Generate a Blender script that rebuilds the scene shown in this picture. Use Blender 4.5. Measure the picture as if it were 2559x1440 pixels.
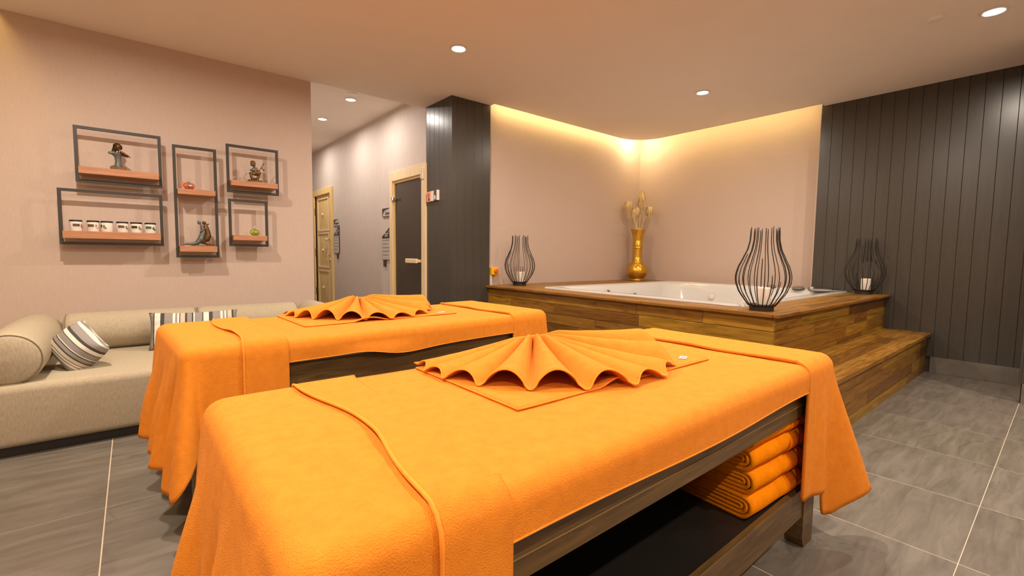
import bpy, math, random
from mathutils import Vector, Matrix, noise
pi = math.pi
random.seed(7)
scn = bpy.context.scene
for o in list(bpy.data.objects): bpy.data.objects.remove(o)
COL = scn.collection

# ------------------------------------------------------------------ camera
FPX, YAW, PITCH, ROLL = 1151.97, 0.8818, 0.07319, 0.01246
f = Vector((math.cos(YAW)*math.cos(PITCH), math.sin(YAW)*math.cos(PITCH), -math.sin(PITCH)))
r = Vector((math.sin(YAW), -math.cos(YAW), 0)); u = r.cross(f)
r2 = r*math.cos(ROLL) + u*math.sin(ROLL); u2 = -r*math.sin(ROLL) + u*math.cos(ROLL)
cd = bpy.data.cameras.new('camera'); cam = bpy.data.objects.new('camera', cd); COL.objects.link(cam)
M = Matrix(((r2.x, u2.x, -f.x, 0), (r2.y, u2.y, -f.y, 0), (r2.z, u2.z, -f.z, 1.10), (0, 0, 0, 1)))
cam.matrix_world = M
cd.sensor_width = 36; cd.lens = FPX/2559*36; cd.clip_start = 0.02; cd.clip_end = 60
scn.camera = cam
# ------------------------------------------------------------------ world, exposure
w = bpy.data.worlds.new('world'); scn.world = w; w.use_nodes = True
w.node_tree.nodes['Background'].inputs[0].default_value = (1, 0.8, 0.6, 1)
w.node_tree.nodes['Background'].inputs[1].default_value = 0.3
scn.view_settings.view_transform = 'Standard'; scn.view_settings.look = 'None'
scn.view_settings.gamma = 1; scn.view_settings.use_curve_mapping = False
scn.view_settings.exposure = 0.13
WARM = (1.0, 0.865, 0.73); COOL = (1.0, 0.92, 0.84); YEL = (1.0, 0.72, 0.22)
ROOM_W, HALL_W = 39, 12
H, HH = 2.78, 2.95                       # ceiling heights: room, corridor

# ------------------------------------------------------------------ helpers
class MB:
    def __init__(s): s.v = []; s.f = []
    def add(s, vs, fs):
        n = len(s.v); s.v += [tuple(x) for x in vs]; s.f += [tuple(i+n for i in q) for q in fs]; return s
    def box(s, x0, x1, y0, y1, z0, z1, b=0.0):
        if b <= 0:
            vs = [(x, y, z) for z in (z0, z1) for y in (y0, y1) for x in (x0, x1)]
            return s.add(vs, [(0,2,3,1),(4,5,7,6),(0,1,5,4),(2,6,7,3),(0,4,6,2),(1,3,7,5)])
        X = (x0, x1); Y = (y0, y1); Z = (z0, z1); vs = []
        for k in (0, 1):
            for j in (0, 1):
                for i in (0, 1):
                    sx, sy, sz = (1, -1)[i]*b, (1, -1)[j]*b, (1, -1)[k]*b
                    vs += [(X[i], Y[j]+sy, Z[k]+sz), (X[i]+sx, Y[j], Z[k]+sz), (X[i]+sx, Y[j]+sy, Z[k])]
        def c(i, j, k, a): return (k*4+j*2+i)*3+a
        fs = [(c(0,0,0,0),c(0,0,1,0),c(0,1,1,0),c(0,1,0,0)), (c(1,0,0,0),c(1,1,0,0),c(1,1,1,0),c(1,0,1,0)),
              (c(0,0,0,1),c(1,0,0,1),c(1,0,1,1),c(0,0,1,1)), (c(0,1,0,1),c(0,1,1,1),c(1,1,1,1),c(1,1,0,1)),
              (c(0,0,0,2),c(0,1,0,2),c(1,1,0,2),c(1,0,0,2)), (c(0,0,1,2),c(1,0,1,2),c(1,1,1,2),c(0,1,1,2))]
        for i in (0, 1):
            for j in (0, 1):
                q = (c(i,j,0,0), c(i,j,0,1), c(i,j,1,1), c(i,j,1,0)); fs.append(q if i == j else q[::-1])
            for k in (0, 1):
                q = (c(i,0,k,0), c(i,1,k,0), c(i,1,k,2), c(i,0,k,2)); fs.append(q if i == k else q[::-1])
        for j in (0, 1):
            for k in (0, 1):
                q = (c(0,j,k,1), c(0,j,k,2), c(1,j,k,2), c(1,j,k,1)); fs.append(q if j == k else q[::-1])
        for i in (0, 1):
            for j in (0, 1):
                for k in (0, 1):
                    q = (c(i,j,k,0), c(i,j,k,2), c(i,j,k,1)); fs.append(q if (i+j+k) % 2 == 0 else q[::-1])
        return s.add(vs, fs)
    def grid(s, P, closed_u=False, closed_v=False, flip=False):
        nu = len(P); nv = len(P[0]); vs = [p for row in P for p in row]; fs = []
        for i in range(nu if closed_u else nu-1):
            for j in range(nv if closed_v else nv-1):
                a = i*nv+j; b = ((i+1) % nu)*nv+j; c = ((i+1) % nu)*nv+(j+1) % nv; d = i*nv+(j+1) % nv
                fs.append((a, d, c, b) if flip else (a, b, c, d))
        return s.add(vs, fs)
    def lathe(s, prof, n=32, c=(0, 0, 0), capb=True, capt=True):
        P = [[(c[0]+rr*math.cos(2*pi*k/n), c[1]+rr*math.sin(2*pi*k/n), c[2]+z) for k in range(n)] for rr, z in prof]
        b = len(s.v); s.grid(P, closed_v=True, flip=True)
        if capb: s.f.append(tuple(b+k for k in range(n))[::-1])
        if capt: s.f.append(tuple(b+(len(prof)-1)*n+k for k in range(n)))
        return s
    def tube(s, pts, rad, n=8, cap=True):
        pts = [Vector(p) for p in pts]; R = rad if isinstance(rad, (list, tuple)) else [rad]*len(pts)
        P = []; up = Vector((0, 0, 1))
        t0 = (pts[1]-pts[0]).normalized()
        if abs(t0.dot(up)) > .95: up = Vector((0, 1, 0))
        nrm = t0.cross(up).normalized()
        for i, p in enumerate(pts):
            t = (pts[min(i+1, len(pts)-1)]-pts[max(i-1, 0)]).normalized()
            nrm = (nrm - t*nrm.dot(t)).normalized(); bn = t.cross(nrm)
            P.append([tuple(p+(nrm*math.cos(2*pi*k/n)+bn*math.sin(2*pi*k/n))*R[i]) for k in range(n)])
        b = len(s.v); s.grid(P, closed_v=True)
        if cap: s.f.append(tuple(b+k for k in range(n))); s.f.append(tuple(b+(len(P)-1)*n+k for k in range(n))[::-1])
        return s
    def ell(s, c, rad, rot=None, n=16, m=10, e=1.0):
        vs = []; Rm = rot or Matrix.Identity(3)
        P = []
        for i in range(m+1):
            a = -pi/2+pi*i/m; row = []
            for k in range(n):
                b = 2*pi*k/n; ca = math.cos(a) if 0 < i < m else 1e-4
                v = Vector((rad[0]*ca*math.cos(b), rad[1]*ca*math.sin(b), rad[2]*math.sin(a)))
                row.append(tuple(Vector(c)+Rm @ v))
            P.append(row)
        return s.grid(P, closed_v=True, flip=True)
    def prism(s, poly, z0, z1, ax=2):
        n = len(poly)
        def m(p, z): return (p[0], p[1], z) if ax == 2 else ((p[0], z, p[1]) if ax == 1 else (z, p[0], p[1]))
        vs = [m(p, z0) for p in poly]+[m(p, z1) for p in poly]
        fs = [tuple(range(n))[::-1], tuple(range(n, 2*n))]+[(i, (i+1) % n, (i+1) % n+n, i+n) for i in range(n)]
        return s.add(vs, fs)
    def mesh(s, name, smooth=False):
        me = bpy.data.meshes.new(name); me.from_pydata(s.v, [], s.f); me.validate(); me.update()
        if smooth:
            me.polygons.foreach_set('use_smooth', [True]*len(me.polygons))
        return me
def norms(me):
    import bmesh
    bm = bmesh.new(); bm.from_mesh(me); bmesh.ops.recalc_face_normals(bm, faces=bm.faces); bm.to_mesh(me); bm.free()
def obj(name, mb, mat, parent=None, loc=None, rot=None, smooth=False, fix=True, auto=None):
    me = mb.mesh(name, smooth) if isinstance(mb, MB) else mb
    if fix and isinstance(mb, MB): norms(me)
    if mat and not me.materials: me.materials.append(mat)
    o = bpy.data.objects.new(name, me); COL.objects.link(o)
    if parent: o.parent = parent
    if loc is not None: o.location = loc
    if rot is not None: o.rotation_euler = rot
    if auto is not None:
        me.polygons.foreach_set('use_smooth', [True]*len(me.polygons))
        try: me.set_sharp_from_angle(angle=math.radians(auto))
        except Exception: pass
    return o
def tag(o, label, cat, group=None):
    o['label'] = label; o['category'] = cat
    if group: o['group'] = group
    return o
def thing(name, label, cat, loc=(0, 0, 0), rz=0, group=None):
    o = bpy.data.objects.new(name, None); COL.objects.link(o); o.location = loc; o.rotation_euler = (0, 0, rz)
    o.empty_display_size = .05
    return tag(o, label, cat, group)
def struct(o):
    o['kind'] = 'structure'; return o
def solid(o, t, off=0):
    m = o.modifiers.new('thick', 'SOLIDIFY'); m.thickness = t; m.offset = off; return o
def subd(o, n=1):
    m = o.modifiers.new('sub', 'SUBSURF'); m.levels = n; m.render_levels = n; return o
def text(s, size, mat, parent, loc, rot, name='lettering', ext=0.0006, align='CENTER'):
    cu = bpy.data.curves.new('t', 'FONT'); cu.body = s; cu.size = size; cu.extrude = ext; cu.align_x = align; cu.align_y = 'CENTER'
    t = bpy.data.objects.new('t', cu); COL.objects.link(t)
    bpy.context.view_layer.update()
    me = bpy.data.meshes.new_from_object(t.evaluated_get(bpy.context.evaluated_depsgraph_get()))
    bpy.data.objects.remove(t); me.materials.clear(); me.materials.append(mat)
    o = bpy.data.objects.new(name, me); COL.objects.link(o); o.parent = parent; o.location = loc; o.rotation_euler = rot
    return o

# ------------------------------------------------------------------ materials
def nodes(name):
    m = bpy.data.materials.new(name); m.use_nodes = True; nt = m.node_tree
    b = nt.nodes['Principled BSDF']; return m, nt, b
def N(nt, t, **kw):
    n = nt.nodes.new(t)
    for k, v in kw.items():
        if k in n.inputs.keys() if isinstance(k, str) else False: n.inputs[k].default_value = v
        else: setattr(n, k, v)
    return n
def plain(name, c, rough=.5, metal=0, **kw):
    m, nt, b = nodes(name); b.inputs['Base Color'].default_value = (*c, 1); b.inputs['Roughness'].default_value = rough
    b.inputs['Metallic'].default_value = metal
    for k, v in kw.items(): b.inputs[k.replace('_', ' ')].default_value = v
    # faint procedural variation in gloss
    tc = N(nt, 'ShaderNodeTexCoord'); no = N(nt, 'ShaderNodeTexNoise'); no.inputs['Scale'].default_value = 9
    mr = N(nt, 'ShaderNodeMapRange'); mr.inputs[3].default_value = max(0, rough-.04); mr.inputs[4].default_value = min(1, rough+.04)
    nt.links.new(tc.outputs['Object'], no.inputs['Vector']); nt.links.new(no.outputs['Fac'], mr.inputs[0]); nt.links.new(mr.outputs[0], b.inputs['Roughness'])
    return m
def emit(name, c, s):
    m, nt, b = nodes(name); b.inputs['Base Color'].default_value = (0.8, 0.8, 0.8, 1)
    b.inputs['Emission Color'].default_value = (*c, 1); b.inputs['Emission Strength'].default_value = s; return m
def noisy(name, stops, scale=(1, 1, 1), nscale=5, detail=6, rough=.6, bump=.1, bdist=.01, coord='Object', rand=0.0,
          distort=0.0, tint=False, fine=None, metal=0, rrange=None, spec=None, sheen=0):
    """colour ramp over stretched noise; optional per-object offset and tint, fine bump noise"""
    m, nt, b = nodes(name); L = nt.links
    tc = N(nt, 'ShaderNodeTexCoord'); mp = N(nt, 'ShaderNodeMapping'); mp.inputs['Scale'].default_value = scale
    src = tc.outputs[coord]
    if rand:
        oi = N(nt, 'ShaderNodeObjectInfo'); mu = N(nt, 'ShaderNodeVectorMath', operation='SCALE'); cx = N(nt, 'ShaderNodeCombineXYZ')
        for i in range(3): L.new(oi.outputs['Random'], cx.inputs[i])
        L.new(cx.outputs[0], mu.inputs[0]); mu.inputs['Scale'].default_value = rand
        ad = N(nt, 'ShaderNodeVectorMath', operation='ADD'); L.new(src, ad.inputs[0]); L.new(mu.outputs[0], ad.inputs[1]); src = ad.outputs[0]
    L.new(src, mp.inputs['Vector'])
    no = N(nt, 'ShaderNodeTexNoise'); no.inputs['Scale'].default_value = nscale; no.inputs['Detail'].default_value = detail
    no.inputs['Distortion'].default_value = distort; no.inputs['Roughness'].default_value = .6
    L.new(mp.outputs[0], no.inputs['Vector'])
    cr = N(nt, 'ShaderNodeValToRGB'); el = cr.color_ramp.elements
    while len(el) < len(stops): el.new(.5)
    for e, (p, c) in zip(el, stops): e.position = p; e.color = (*c, 1)
    L.new(no.outputs['Fac'], cr.inputs[0]); col = cr.outputs[0]
    if tint:
        oi = N(nt, 'ShaderNodeObjectInfo'); mx = N(nt, 'ShaderNodeMix', data_type='RGBA', blend_type='MULTIPLY'); mx.inputs[0].default_value = 1
        L.new(col, mx.inputs[6]); L.new(oi.outputs['Color'], mx.inputs[7]); col = mx.outputs[2]
    L.new(col, b.inputs['Base Color']); b.inputs['Roughness'].default_value = rough; b.inputs['Metallic'].default_value = metal
    if spec is not None: b.inputs['Specular IOR Level'].default_value = spec
    if sheen: b.inputs['Sheen Weight'].default_value = sheen; b.inputs['Sheen Roughness'].default_value = .5
    if rrange:
        mr = N(nt, 'ShaderNodeMapRange'); mr.inputs[1].default_value = .3; mr.inputs[2].default_value = .7
        mr.inputs[3].default_value = rrange[0]; mr.inputs[4].default_value = rrange[1]
        L.new(no.outputs['Fac'], mr.inputs[0]); L.new(mr.outputs[0], b.inputs['Roughness'])
    if bump:
        bp = N(nt, 'ShaderNodeBump'); bp.inputs['Strength'].default_value = bump; bp.inputs['Distance'].default_value = bdist
        h = no.outputs['Fac']
        if fine:
            n2 = N(nt, 'ShaderNodeTexNoise'); n2.inputs['Scale'].default_value = fine[0]; n2.inputs['Detail'].default_value = 3
            if len(fine) > 1:
                m2 = N(nt, 'ShaderNodeMapping'); m2.inputs['Scale'].default_value = fine[1]; L.new(src, m2.inputs['Vector']); L.new(m2.outputs[0], n2.inputs['Vector'])
            else: L.new(src, n2.inputs['Vector'])
            h = n2.outputs['Fac']
        L.new(h, bp.inputs['Height']); L.new(bp.outputs[0], b.inputs['Normal'])
    return m

M_ceil = noisy('ceiling_paint', [(0.3, (.86, .77, .68)), (.7, (.88, .79, .70))], nscale=3, rough=.75, bump=.02, bdist=.002)
M_paper = noisy('wallpaper', [(0.25, (.50, .388, .315)), (.5, (.54, .42, .345)), (.75, (.575, .452, .375))], scale=(110, 110, 9), nscale=3, detail=5, rough=.62, bump=.25, bdist=.002, fine=(4, (90, 90, 6)))
M_hallp = noisy('corridor_wallpaper', [(0.3, (.56, .47, .41)), (.7, (.66, .565, .50))], scale=(40, 40, 1.6), nscale=3, detail=4, rough=.62, bump=.2, bdist=.002)
M_panel = noisy('grey_board_paint', [(0.3, (.052, .045, .036)), (.7, (.062, .054, .043))], scale=(30, 30, 1.5), nscale=3, rough=.29, bump=.05, bdist=.001, spec=.5)
M_gapw = plain('grey_joint', (.035, .030, .024), .7)
M_gap = plain('dark_joint', (.012, .010, .008), .8)
def tilemat():
    m, nt, b = nodes('slate_look_tile'); L = nt.links
    tc = N(nt, 'ShaderNodeTexCoord'); oi = N(nt, 'ShaderNodeObjectInfo'); cx = N(nt, 'ShaderNodeCombineXYZ'); sc = N(nt, 'ShaderNodeVectorMath', operation='SCALE'); sc.inputs['Scale'].default_value = 60
    for i in range(3): L.new(oi.outputs['Random'], cx.inputs[i])
    L.new(cx.outputs[0], sc.inputs[0]); ad = N(nt, 'ShaderNodeVectorMath', operation='ADD'); L.new(tc.outputs['Object'], ad.inputs[0]); L.new(sc.outputs[0], ad.inputs[1])
    def nz(scale, ns, det, dist, rough=.6):
        mp = N(nt, 'ShaderNodeMapping'); mp.inputs['Scale'].default_value = scale; mp.inputs['Rotation'].default_value = (0, 0, .25); L.new(ad.outputs[0], mp.inputs['Vector'])
        n = N(nt, 'ShaderNodeTexNoise'); n.inputs['Scale'].default_value = ns; n.inputs['Detail'].default_value = det; n.inputs['Distortion'].default_value = dist; n.inputs['Roughness'].default_value = rough
        L.new(mp.outputs[0], n.inputs['Vector']); return n
    a = nz((1, 3.2, 1), 1.6, 8, 1.0); bnz = nz((1, 7, 1), 3.0, 8, .6, .7); v = nz((1, 1.7, 1), 1.5, 5, 2.2, .55); msk = nz((1, 1, 1), 1.3, 2, .5)
    cr = N(nt, 'ShaderNodeValToRGB'); el = cr.color_ramp.elements; el.new(.5)
    for e, (p, c) in zip(el, ((.32, (.095, .081, .064)), (.5, (.142, .124, .099)), (.68, (.195, .172, .140)))): e.position = p; e.color = (*c, 1)
    mx0 = N(nt, 'ShaderNodeMath', operation='MULTIPLY_ADD'); mx0.inputs[1].default_value = .6; L.new(bnz.outputs['Fac'], mx0.inputs[0]); sub = N(nt, 'ShaderNodeMath', operation='MULTIPLY'); sub.inputs[1].default_value = .45
    L.new(a.outputs['Fac'], sub.inputs[0]); L.new(sub.outputs[0], mx0.inputs[2]); L.new(mx0.outputs[0], cr.inputs[0])
    s1 = N(nt, 'ShaderNodeMath', operation='SUBTRACT'); s1.inputs[1].default_value = .5; ab = N(nt, 'ShaderNodeMath', operation='ABSOLUTE'); L.new(v.outputs['Fac'], s1.inputs[0]); L.new(s1.outputs[0], ab.inputs[0])
    mr = N(nt, 'ShaderNodeMapRange'); mr.inputs[1].default_value = 0; mr.inputs[2].default_value = .016; mr.inputs[3].default_value = 1; mr.inputs[4].default_value = 0; L.new(ab.outputs[0], mr.inputs[0])
    mk = N(nt, 'ShaderNodeMapRange'); mk.inputs[1].default_value = .5; mk.inputs[2].default_value = .62; L.new(msk.outputs['Fac'], mk.inputs[0])
    mm = N(nt, 'ShaderNodeMath', operation='MULTIPLY'); L.new(mr.outputs[0], mm.inputs[0]); L.new(mk.outputs[0], mm.inputs[1]); m3 = N(nt, 'ShaderNodeMath', operation='MULTIPLY'); m3.inputs[1].default_value = .5; L.new(mm.outputs[0], m3.inputs[0])
    mx = N(nt, 'ShaderNodeMix', data_type='RGBA'); L.new(m3.outputs[0], mx.inputs[0]); L.new(cr.outputs[0], mx.inputs[6]); mx.inputs[7].default_value = (.07, .055, .042, 1)
    mt = N(nt, 'ShaderNodeMix', data_type='RGBA', blend_type='MULTIPLY'); mt.inputs[0].default_value = 1; L.new(mx.outputs[2], mt.inputs[6]); L.new(oi.outputs['Color'], mt.inputs[7]); L.new(mt.outputs[2], b.inputs['Base Color'])
    rr_ = N(nt, 'ShaderNodeMapRange'); rr_.inputs[1].default_value = .3; rr_.inputs[2].default_value = .7; rr_.inputs[3].default_value = .36; rr_.inputs[4].default_value = .5; L.new(bnz.outputs['Fac'], rr_.inputs[0]); L.new(rr_.outputs[0], b.inputs['Roughness'])
    bp = N(nt, 'ShaderNodeBump'); bp.inputs['Strength'].default_value = .18; bp.inputs['Distance'].default_value = .003; L.new(mx0.outputs[0], bp.inputs['Height']); L.new(bp.outputs[0], b.inputs['Normal'])
    return m
M_tile = tilemat()
M_grout = plain('light_grout', (.60, .50, .37), .85)
M_teak = noisy('oiled_teak', [(0.25, (.10, .040, .005)), (.45, (.22, .098, .010)), (.62, (.30, .145, .015)), (.8, (.40, .215, .026))],
               scale=(1.2, 14, 14), nscale=2.2, detail=7, rough=.38, bump=.12, bdist=.002, rand=30, distort=1.2, tint=True, rrange=(.3, .5))
M_wal = noisy('walnut_laminate', [(0.25, (.040, .020, .006)), (.5, (.105, .058, .016)), (.75, (.175, .10, .028))],
              scale=(.9, 10, 14), nscale=2.4, detail=7, rough=.42, bump=.08, bdist=.001, rand=12, distort=1.5)
M_black = plain('black_laminate', (.010, .008, .006), .45)
M_olivew = plain('olive_edge_band', (.24, .15, .045), .5)
M_shelfw = noisy('shelf_oak', [(0.3, (.36, .155, .07)), (.7, (.52, .25, .125))], scale=(1.5, 20, 20), nscale=3, detail=6, rough=.5, bump=.05, bdist=.001, rand=9, distort=.8)
M_terry = noisy('orange_terry', [(0.3, (.72, .222, .010)), (.7, (.81, .262, .014))], nscale=30, detail=4, rough=.9, bump=.75, bdist=.003, fine=(380,), spec=.42)
M_terry2 = noisy('orange_terry_stack', [(0.3, (.80, .235, .004)), (.7, (.90, .275, .006))], nscale=40, detail=4, rough=1, bump=.7, bdist=.003, fine=(240,), spec=0)
M_band = noisy('orange_flat_weave', [(0.3, (.66, .16, .003)), (.7, (.72, .18, .004))], nscale=60, rough=.9, bump=.1, bdist=.001, spec=.05)
M_hem = noisy('peach_orange_hem', [(0.3, (.86, .29, .035)), (.7, (.92, .33, .05))], nscale=60, rough=.95, bump=.2, bdist=.001, spec=.05)
M_vinyl = plain('grey_vinyl', (.36, .34, .32), .4)
M_sofa = noisy('beige_linen', [(0.3, (.355, .295, .205)), (.5, (.41, .345, .245)), (.7, (.465, .40, .29))], scale=(40, 40, 7), nscale=5, detail=6, rough=.85, bump=.35, bdist=.002, fine=(160,), spec=.15)
M_pipe = plain('beige_seam', (.20, .15, .09), .8)
M_white = plain('white_acrylic', (.60, .585, .56), .12, 0, Coat_Weight=.5)
M_jet = plain('grey_jet', (.28, .25, .22), .3, .6)
M_chrome = plain('chrome', (.75, .73, .70), .12, 1)
M_blackm = plain('black_metal', (.022, .016, .012), .45, .2)
M_frame = plain('dark_grey_metal', (.040, .036, .030), .5, .2)
M_gold = noisy('gold_paint', [(0.3, (.62, .34, .035)), (.7, (.74, .43, .055))], nscale=12, rough=.28, bump=.03, bdist=.001, metal=.85)
M_wax = plain('white_wax', (.80, .72, .62), .5, 0, Subsurface_Weight=.2)
M_pampas = noisy('dry_pampas', [(0.3, (.70, .50, .22)), (.7, (.90, .70, .38))], nscale=20, rough=.9, bump=0)
M_pine = noisy('pale_pine', [(0.3, (.78, .58, .33)), (.7, (.88, .70, .44))], scale=(12, 12, 1), nscale=3, detail=5, rough=.45, bump=.04, bdist=.001, rand=5, distort=.6)
M_honey = noisy('honey_pine', [(0.3, (.74, .50, .18)), (.7, (.86, .63, .27))], scale=(12, 12, 1), nscale=3, detail=5, rough=.4, bump=.04, bdist=.001, rand=5, distort=.6)
M_bronze = noisy('bronze', [(0.3, (.06, .028, .010)), (.6, (.17, .085, .03)), (.8, (.30, .17, .07))], nscale=25, rough=.35, bump=.2, bdist=.002, metal=.7)
M_patina = noisy('blue_patina', [(0.3, (.06, .07, .06)), (.6, (.16, .19, .18)), (.8, (.36, .40, .40))], nscale=45, rough=.5, bump=.4, bdist=.003, metal=.4)
M_yellow = plain('yellow_plastic', (.85, .50, .01), .35)
M_red = plain('red_plastic', (.72, .13, .015), .35)
M_trunk = plain('white_plastic', (.72, .62, .52), .4)
M_steel = plain('hinge_metal', (.10, .075, .05), .4, .7)
M_signw = plain('sign_white', (.50, .46, .42), .35)
M_signd = plain('sign_dark', (.045, .03, .022), .35)
M_ink = plain('ink', (.03, .025, .02), .6)
M_lint = plain('light_ink', (.62, .58, .52), .6)
M_paperw = plain('white_paper', (.82, .76, .70), .6)
M_oran = plain('orange_print', (.80, .36, .19), .6)
M_brown = plain('brown_print', (.12, .055, .03), .6)
M_green = plain('green_print', (.03, .12, .04), .6)
M_redp = plain('red_print', (.62, .07, .04), .6)
M_olive = plain('olive_print', (.25, .22, .07), .6)
M_jar = plain('white_jar', (.83, .79, .72), .3)
M_lid = plain('dark_jar_lid', (.018, .014, .012), .3)
M_tagw = plain('white_tag', (.85, .78, .76), .7)
M_ring = plain('white_lamp_trim', (.85, .82, .78), .4)
M_lamp = emit('lamp_glow', (1, .96, .9), 22)
M_led = emit('yellow_led', (1, .78, .34), 32)
M_led3 = emit('corner_boost_led', (1, .84, .52), 150)
M_led2 = emit('yellow_led_dim', YEL, 34)

def glassm(name, c, rough=.02, ior=1.45, trans=1.0):
    m, nt, b = nodes(name); b.inputs['Base Color'].default_value = (*c, 1); b.inputs['Roughness'].default_value = rough
    b.inputs['IOR'].default_value = ior; b.inputs['Transmission Weight'].default_value = trans; return m
M_glass = glassm('smoked_glass', (.085, .062, .045), .06, 1.45, .35)
M_gred = glassm('red_glass', (.98, .38, .22), .05, 1.4, .85)
M_ggrn = glassm('green_glass', (.62, .85, .10), .05, 1.4, .8)
M_gclr = glassm('clear_glass', (.95, .93, .9), .02, 1.45, .9)

def striped(name, axis, nrep, rot=0):
    """woven stripes: fixed sequence of greys and whites repeated across the cloth"""
    m, nt, b = nodes(name); L = nt.links
    tc = N(nt, 'ShaderNodeTexCoord'); sp = N(nt, 'ShaderNodeSeparateXYZ'); L.new(tc.outputs['Object'], sp.inputs[0])
    mu = N(nt, 'ShaderNodeMath', operation='MULTIPLY'); mu.inputs[1].default_value = nrep
    ad = N(nt, 'ShaderNodeMath', operation='ADD'); ad.inputs[1].default_value = 10.0
    fr = N(nt, 'ShaderNodeMath', operation='FRACT')
    L.new(sp.outputs[axis], mu.inputs[0]); L.new(mu.outputs[0], ad.inputs[0]); L.new(ad.outputs[0], fr.inputs[0])
    cr = N(nt, 'ShaderNodeValToRGB'); cr.color_ramp.interpolation = 'CONSTANT'; el = cr.color_ramp.elements
    G = (.26, .235, .22); W = (.72, .66, .58); D = (.055, .047, .04); C = (.52, .45, .33)
    seq = [(0, G), (.16, D), (.18, W), (.30, D), (.38, G), (.55, W), (.60, G), (.64, W), (.68, D), (.70, C), (.80, D), (.84, G), (.94, D), (.97, W)]
    while len(el) < len(seq): el.new(.5)
    for e, (p, c) in zip(el, seq): e.position = p; e.color = (*c, 1)
    L.new(fr.outputs[0], cr.inputs[0]); L.new(cr.outputs[0], b.inputs['Base Color']); b.inputs['Roughness'].default_value = .85
    no = N(nt, 'ShaderNodeTexNoise'); no.inputs['Scale'].default_value = 260; bp = N(nt, 'ShaderNodeBump'); bp.inputs['Strength'].default_value = .3; bp.inputs['Distance'].default_value = .002
    L.new(tc.outputs['Object'], no.inputs['Vector']); L.new(no.outputs['Fac'], bp.inputs['Height']); L.new(bp.outputs[0], b.inputs['Normal'])
    return m

# ------------------------------------------------------------------ lights
def downlight(x, y, z, power, col, label, hall=False):
    t = thing('ceiling_light', label, 'ceiling light', (x, y, z), 0)
    mb = MB(); mb.lathe([(.058, 0), (.070, -.002), (.070, -.007), (.060, -.009), (.052, -.004), (.051, 0)], 28, capb=False, capt=False)
    obj('trim_ring', mb, M_ring, t, smooth=True)
    mb = MB(); mb.lathe([(.001, -.003), (.050, -.003), (.050, -.001)], 24, capb=False)
    obj('diffuser', mb, M_lamp, t)
    ld = bpy.data.lights.new('lamp', 'AREA'); ld.shape = 'DISK'; ld.size = .08; ld.spread = 3.05; ld.energy = power; ld.color = col
    lo = bpy.data.objects.new('lamp', ld); COL.objects.link(lo); lo.parent = t; lo.location = (0, 0, -.014)
    return t
downlight(2.133, 3.318, H, ROOM_W, WARM, 'recessed round ceiling light nearest above the fan-folded towels')
downlight(4.582, 2.527, H, ROOM_W*.42, WARM, 'recessed round ceiling light above the whirlpool tub')
downlight(4.563, 0.45, H, ROOM_W*.75, WARM, 'recessed round ceiling light at the top right, before the dark board wall')
downlight(2.12, 5.70, HH, HALL_W, COOL, 'recessed round light in the corridor ceiling, the one nearer the room')
downlight(2.12, 6.78, HH, HALL_W, COOL, 'recessed round light in the corridor ceiling, the one farther down')
for (x, y, lb) in ((2.1, 1.2, 'recessed round ceiling light above the right end of the near massage table'), (-.25, 3.3, 'recessed round ceiling light above the left end of the sofa'),
                   (-.4, 1.2, 'added unseen ceiling light above the left side of the camera'), (1.9, -.9, 'added unseen ceiling light right of and behind the camera'), (-.6, -.9, 'added unseen ceiling light left of and behind the camera'), (4.5, -.9, 'added unseen ceiling light farthest right behind the camera')):  # lamps over and behind the camera are unseen, added to light the room
    downlight(x, y, H, ROOM_W*(1.1 if y > 3 else 1), WARM, lb)
downlight(2.12, 8.3, HH, HALL_W, COOL, 'added unseen light at the hidden far end of the corridor')  # unseen lamp, added to light the far corridor

# ------------------------------------------------------------------ room shell
X0, Y0 = -2.4, -1.7
YL, XH, XHL, YE = 4.92, 2.69, 1.43, 9.7
XR, XA, YA = 5.98, 6.13, 4.36
def rl(poly, arcs):      # helper kept simple: polygon given directly
    return poly
# floor base (grout) and tiles
mb = MB(); mb.box(X0, 6.3, Y0, 9.9, -.06, -.0012)
floor = struct(obj('floor', mb, M_grout))
gx = [-2.4, -1.926, -1.326, -.726, -.126, .474, 1.074, 1.674, 2.274, 2.89, 3.51, 4.13, 4.765, 5.41, 6.0]
gy = [-1.7, -.99, .196, 1.376, 2.556, 3.736, 4.916, 6.096, 7.276, 8.456, 9.7]
for i in range(len(gx)-1):
    for j in range(len(gy)-1):
        a, b, c, d = gx[i]+.0022, gx[i+1]-.0022, gy[j]+.0014, gy[j+1]-.0014
        if c > 4.9 and (b < 1.0 or a > 3.0): continue
        if a > 3.2 and c > 1.4: continue
        mb = MB(); hx, hy = (b-a)/2, (d-c)/2; mb.box(-hx, hx, -hy, hy, -.006, 0, .0008)
        o = obj('floor_tile', mb, M_tile, floor, ((a+b)/2, (c+d)/2, 0)); s = random.uniform(.92, 1.06); o.color = (s, s*random.uniform(.97, 1.0), s*random.uniform(.94, 1.0), 1)
        if random.random() < .5: o.rotation_euler = (0, 0, pi)
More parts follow.
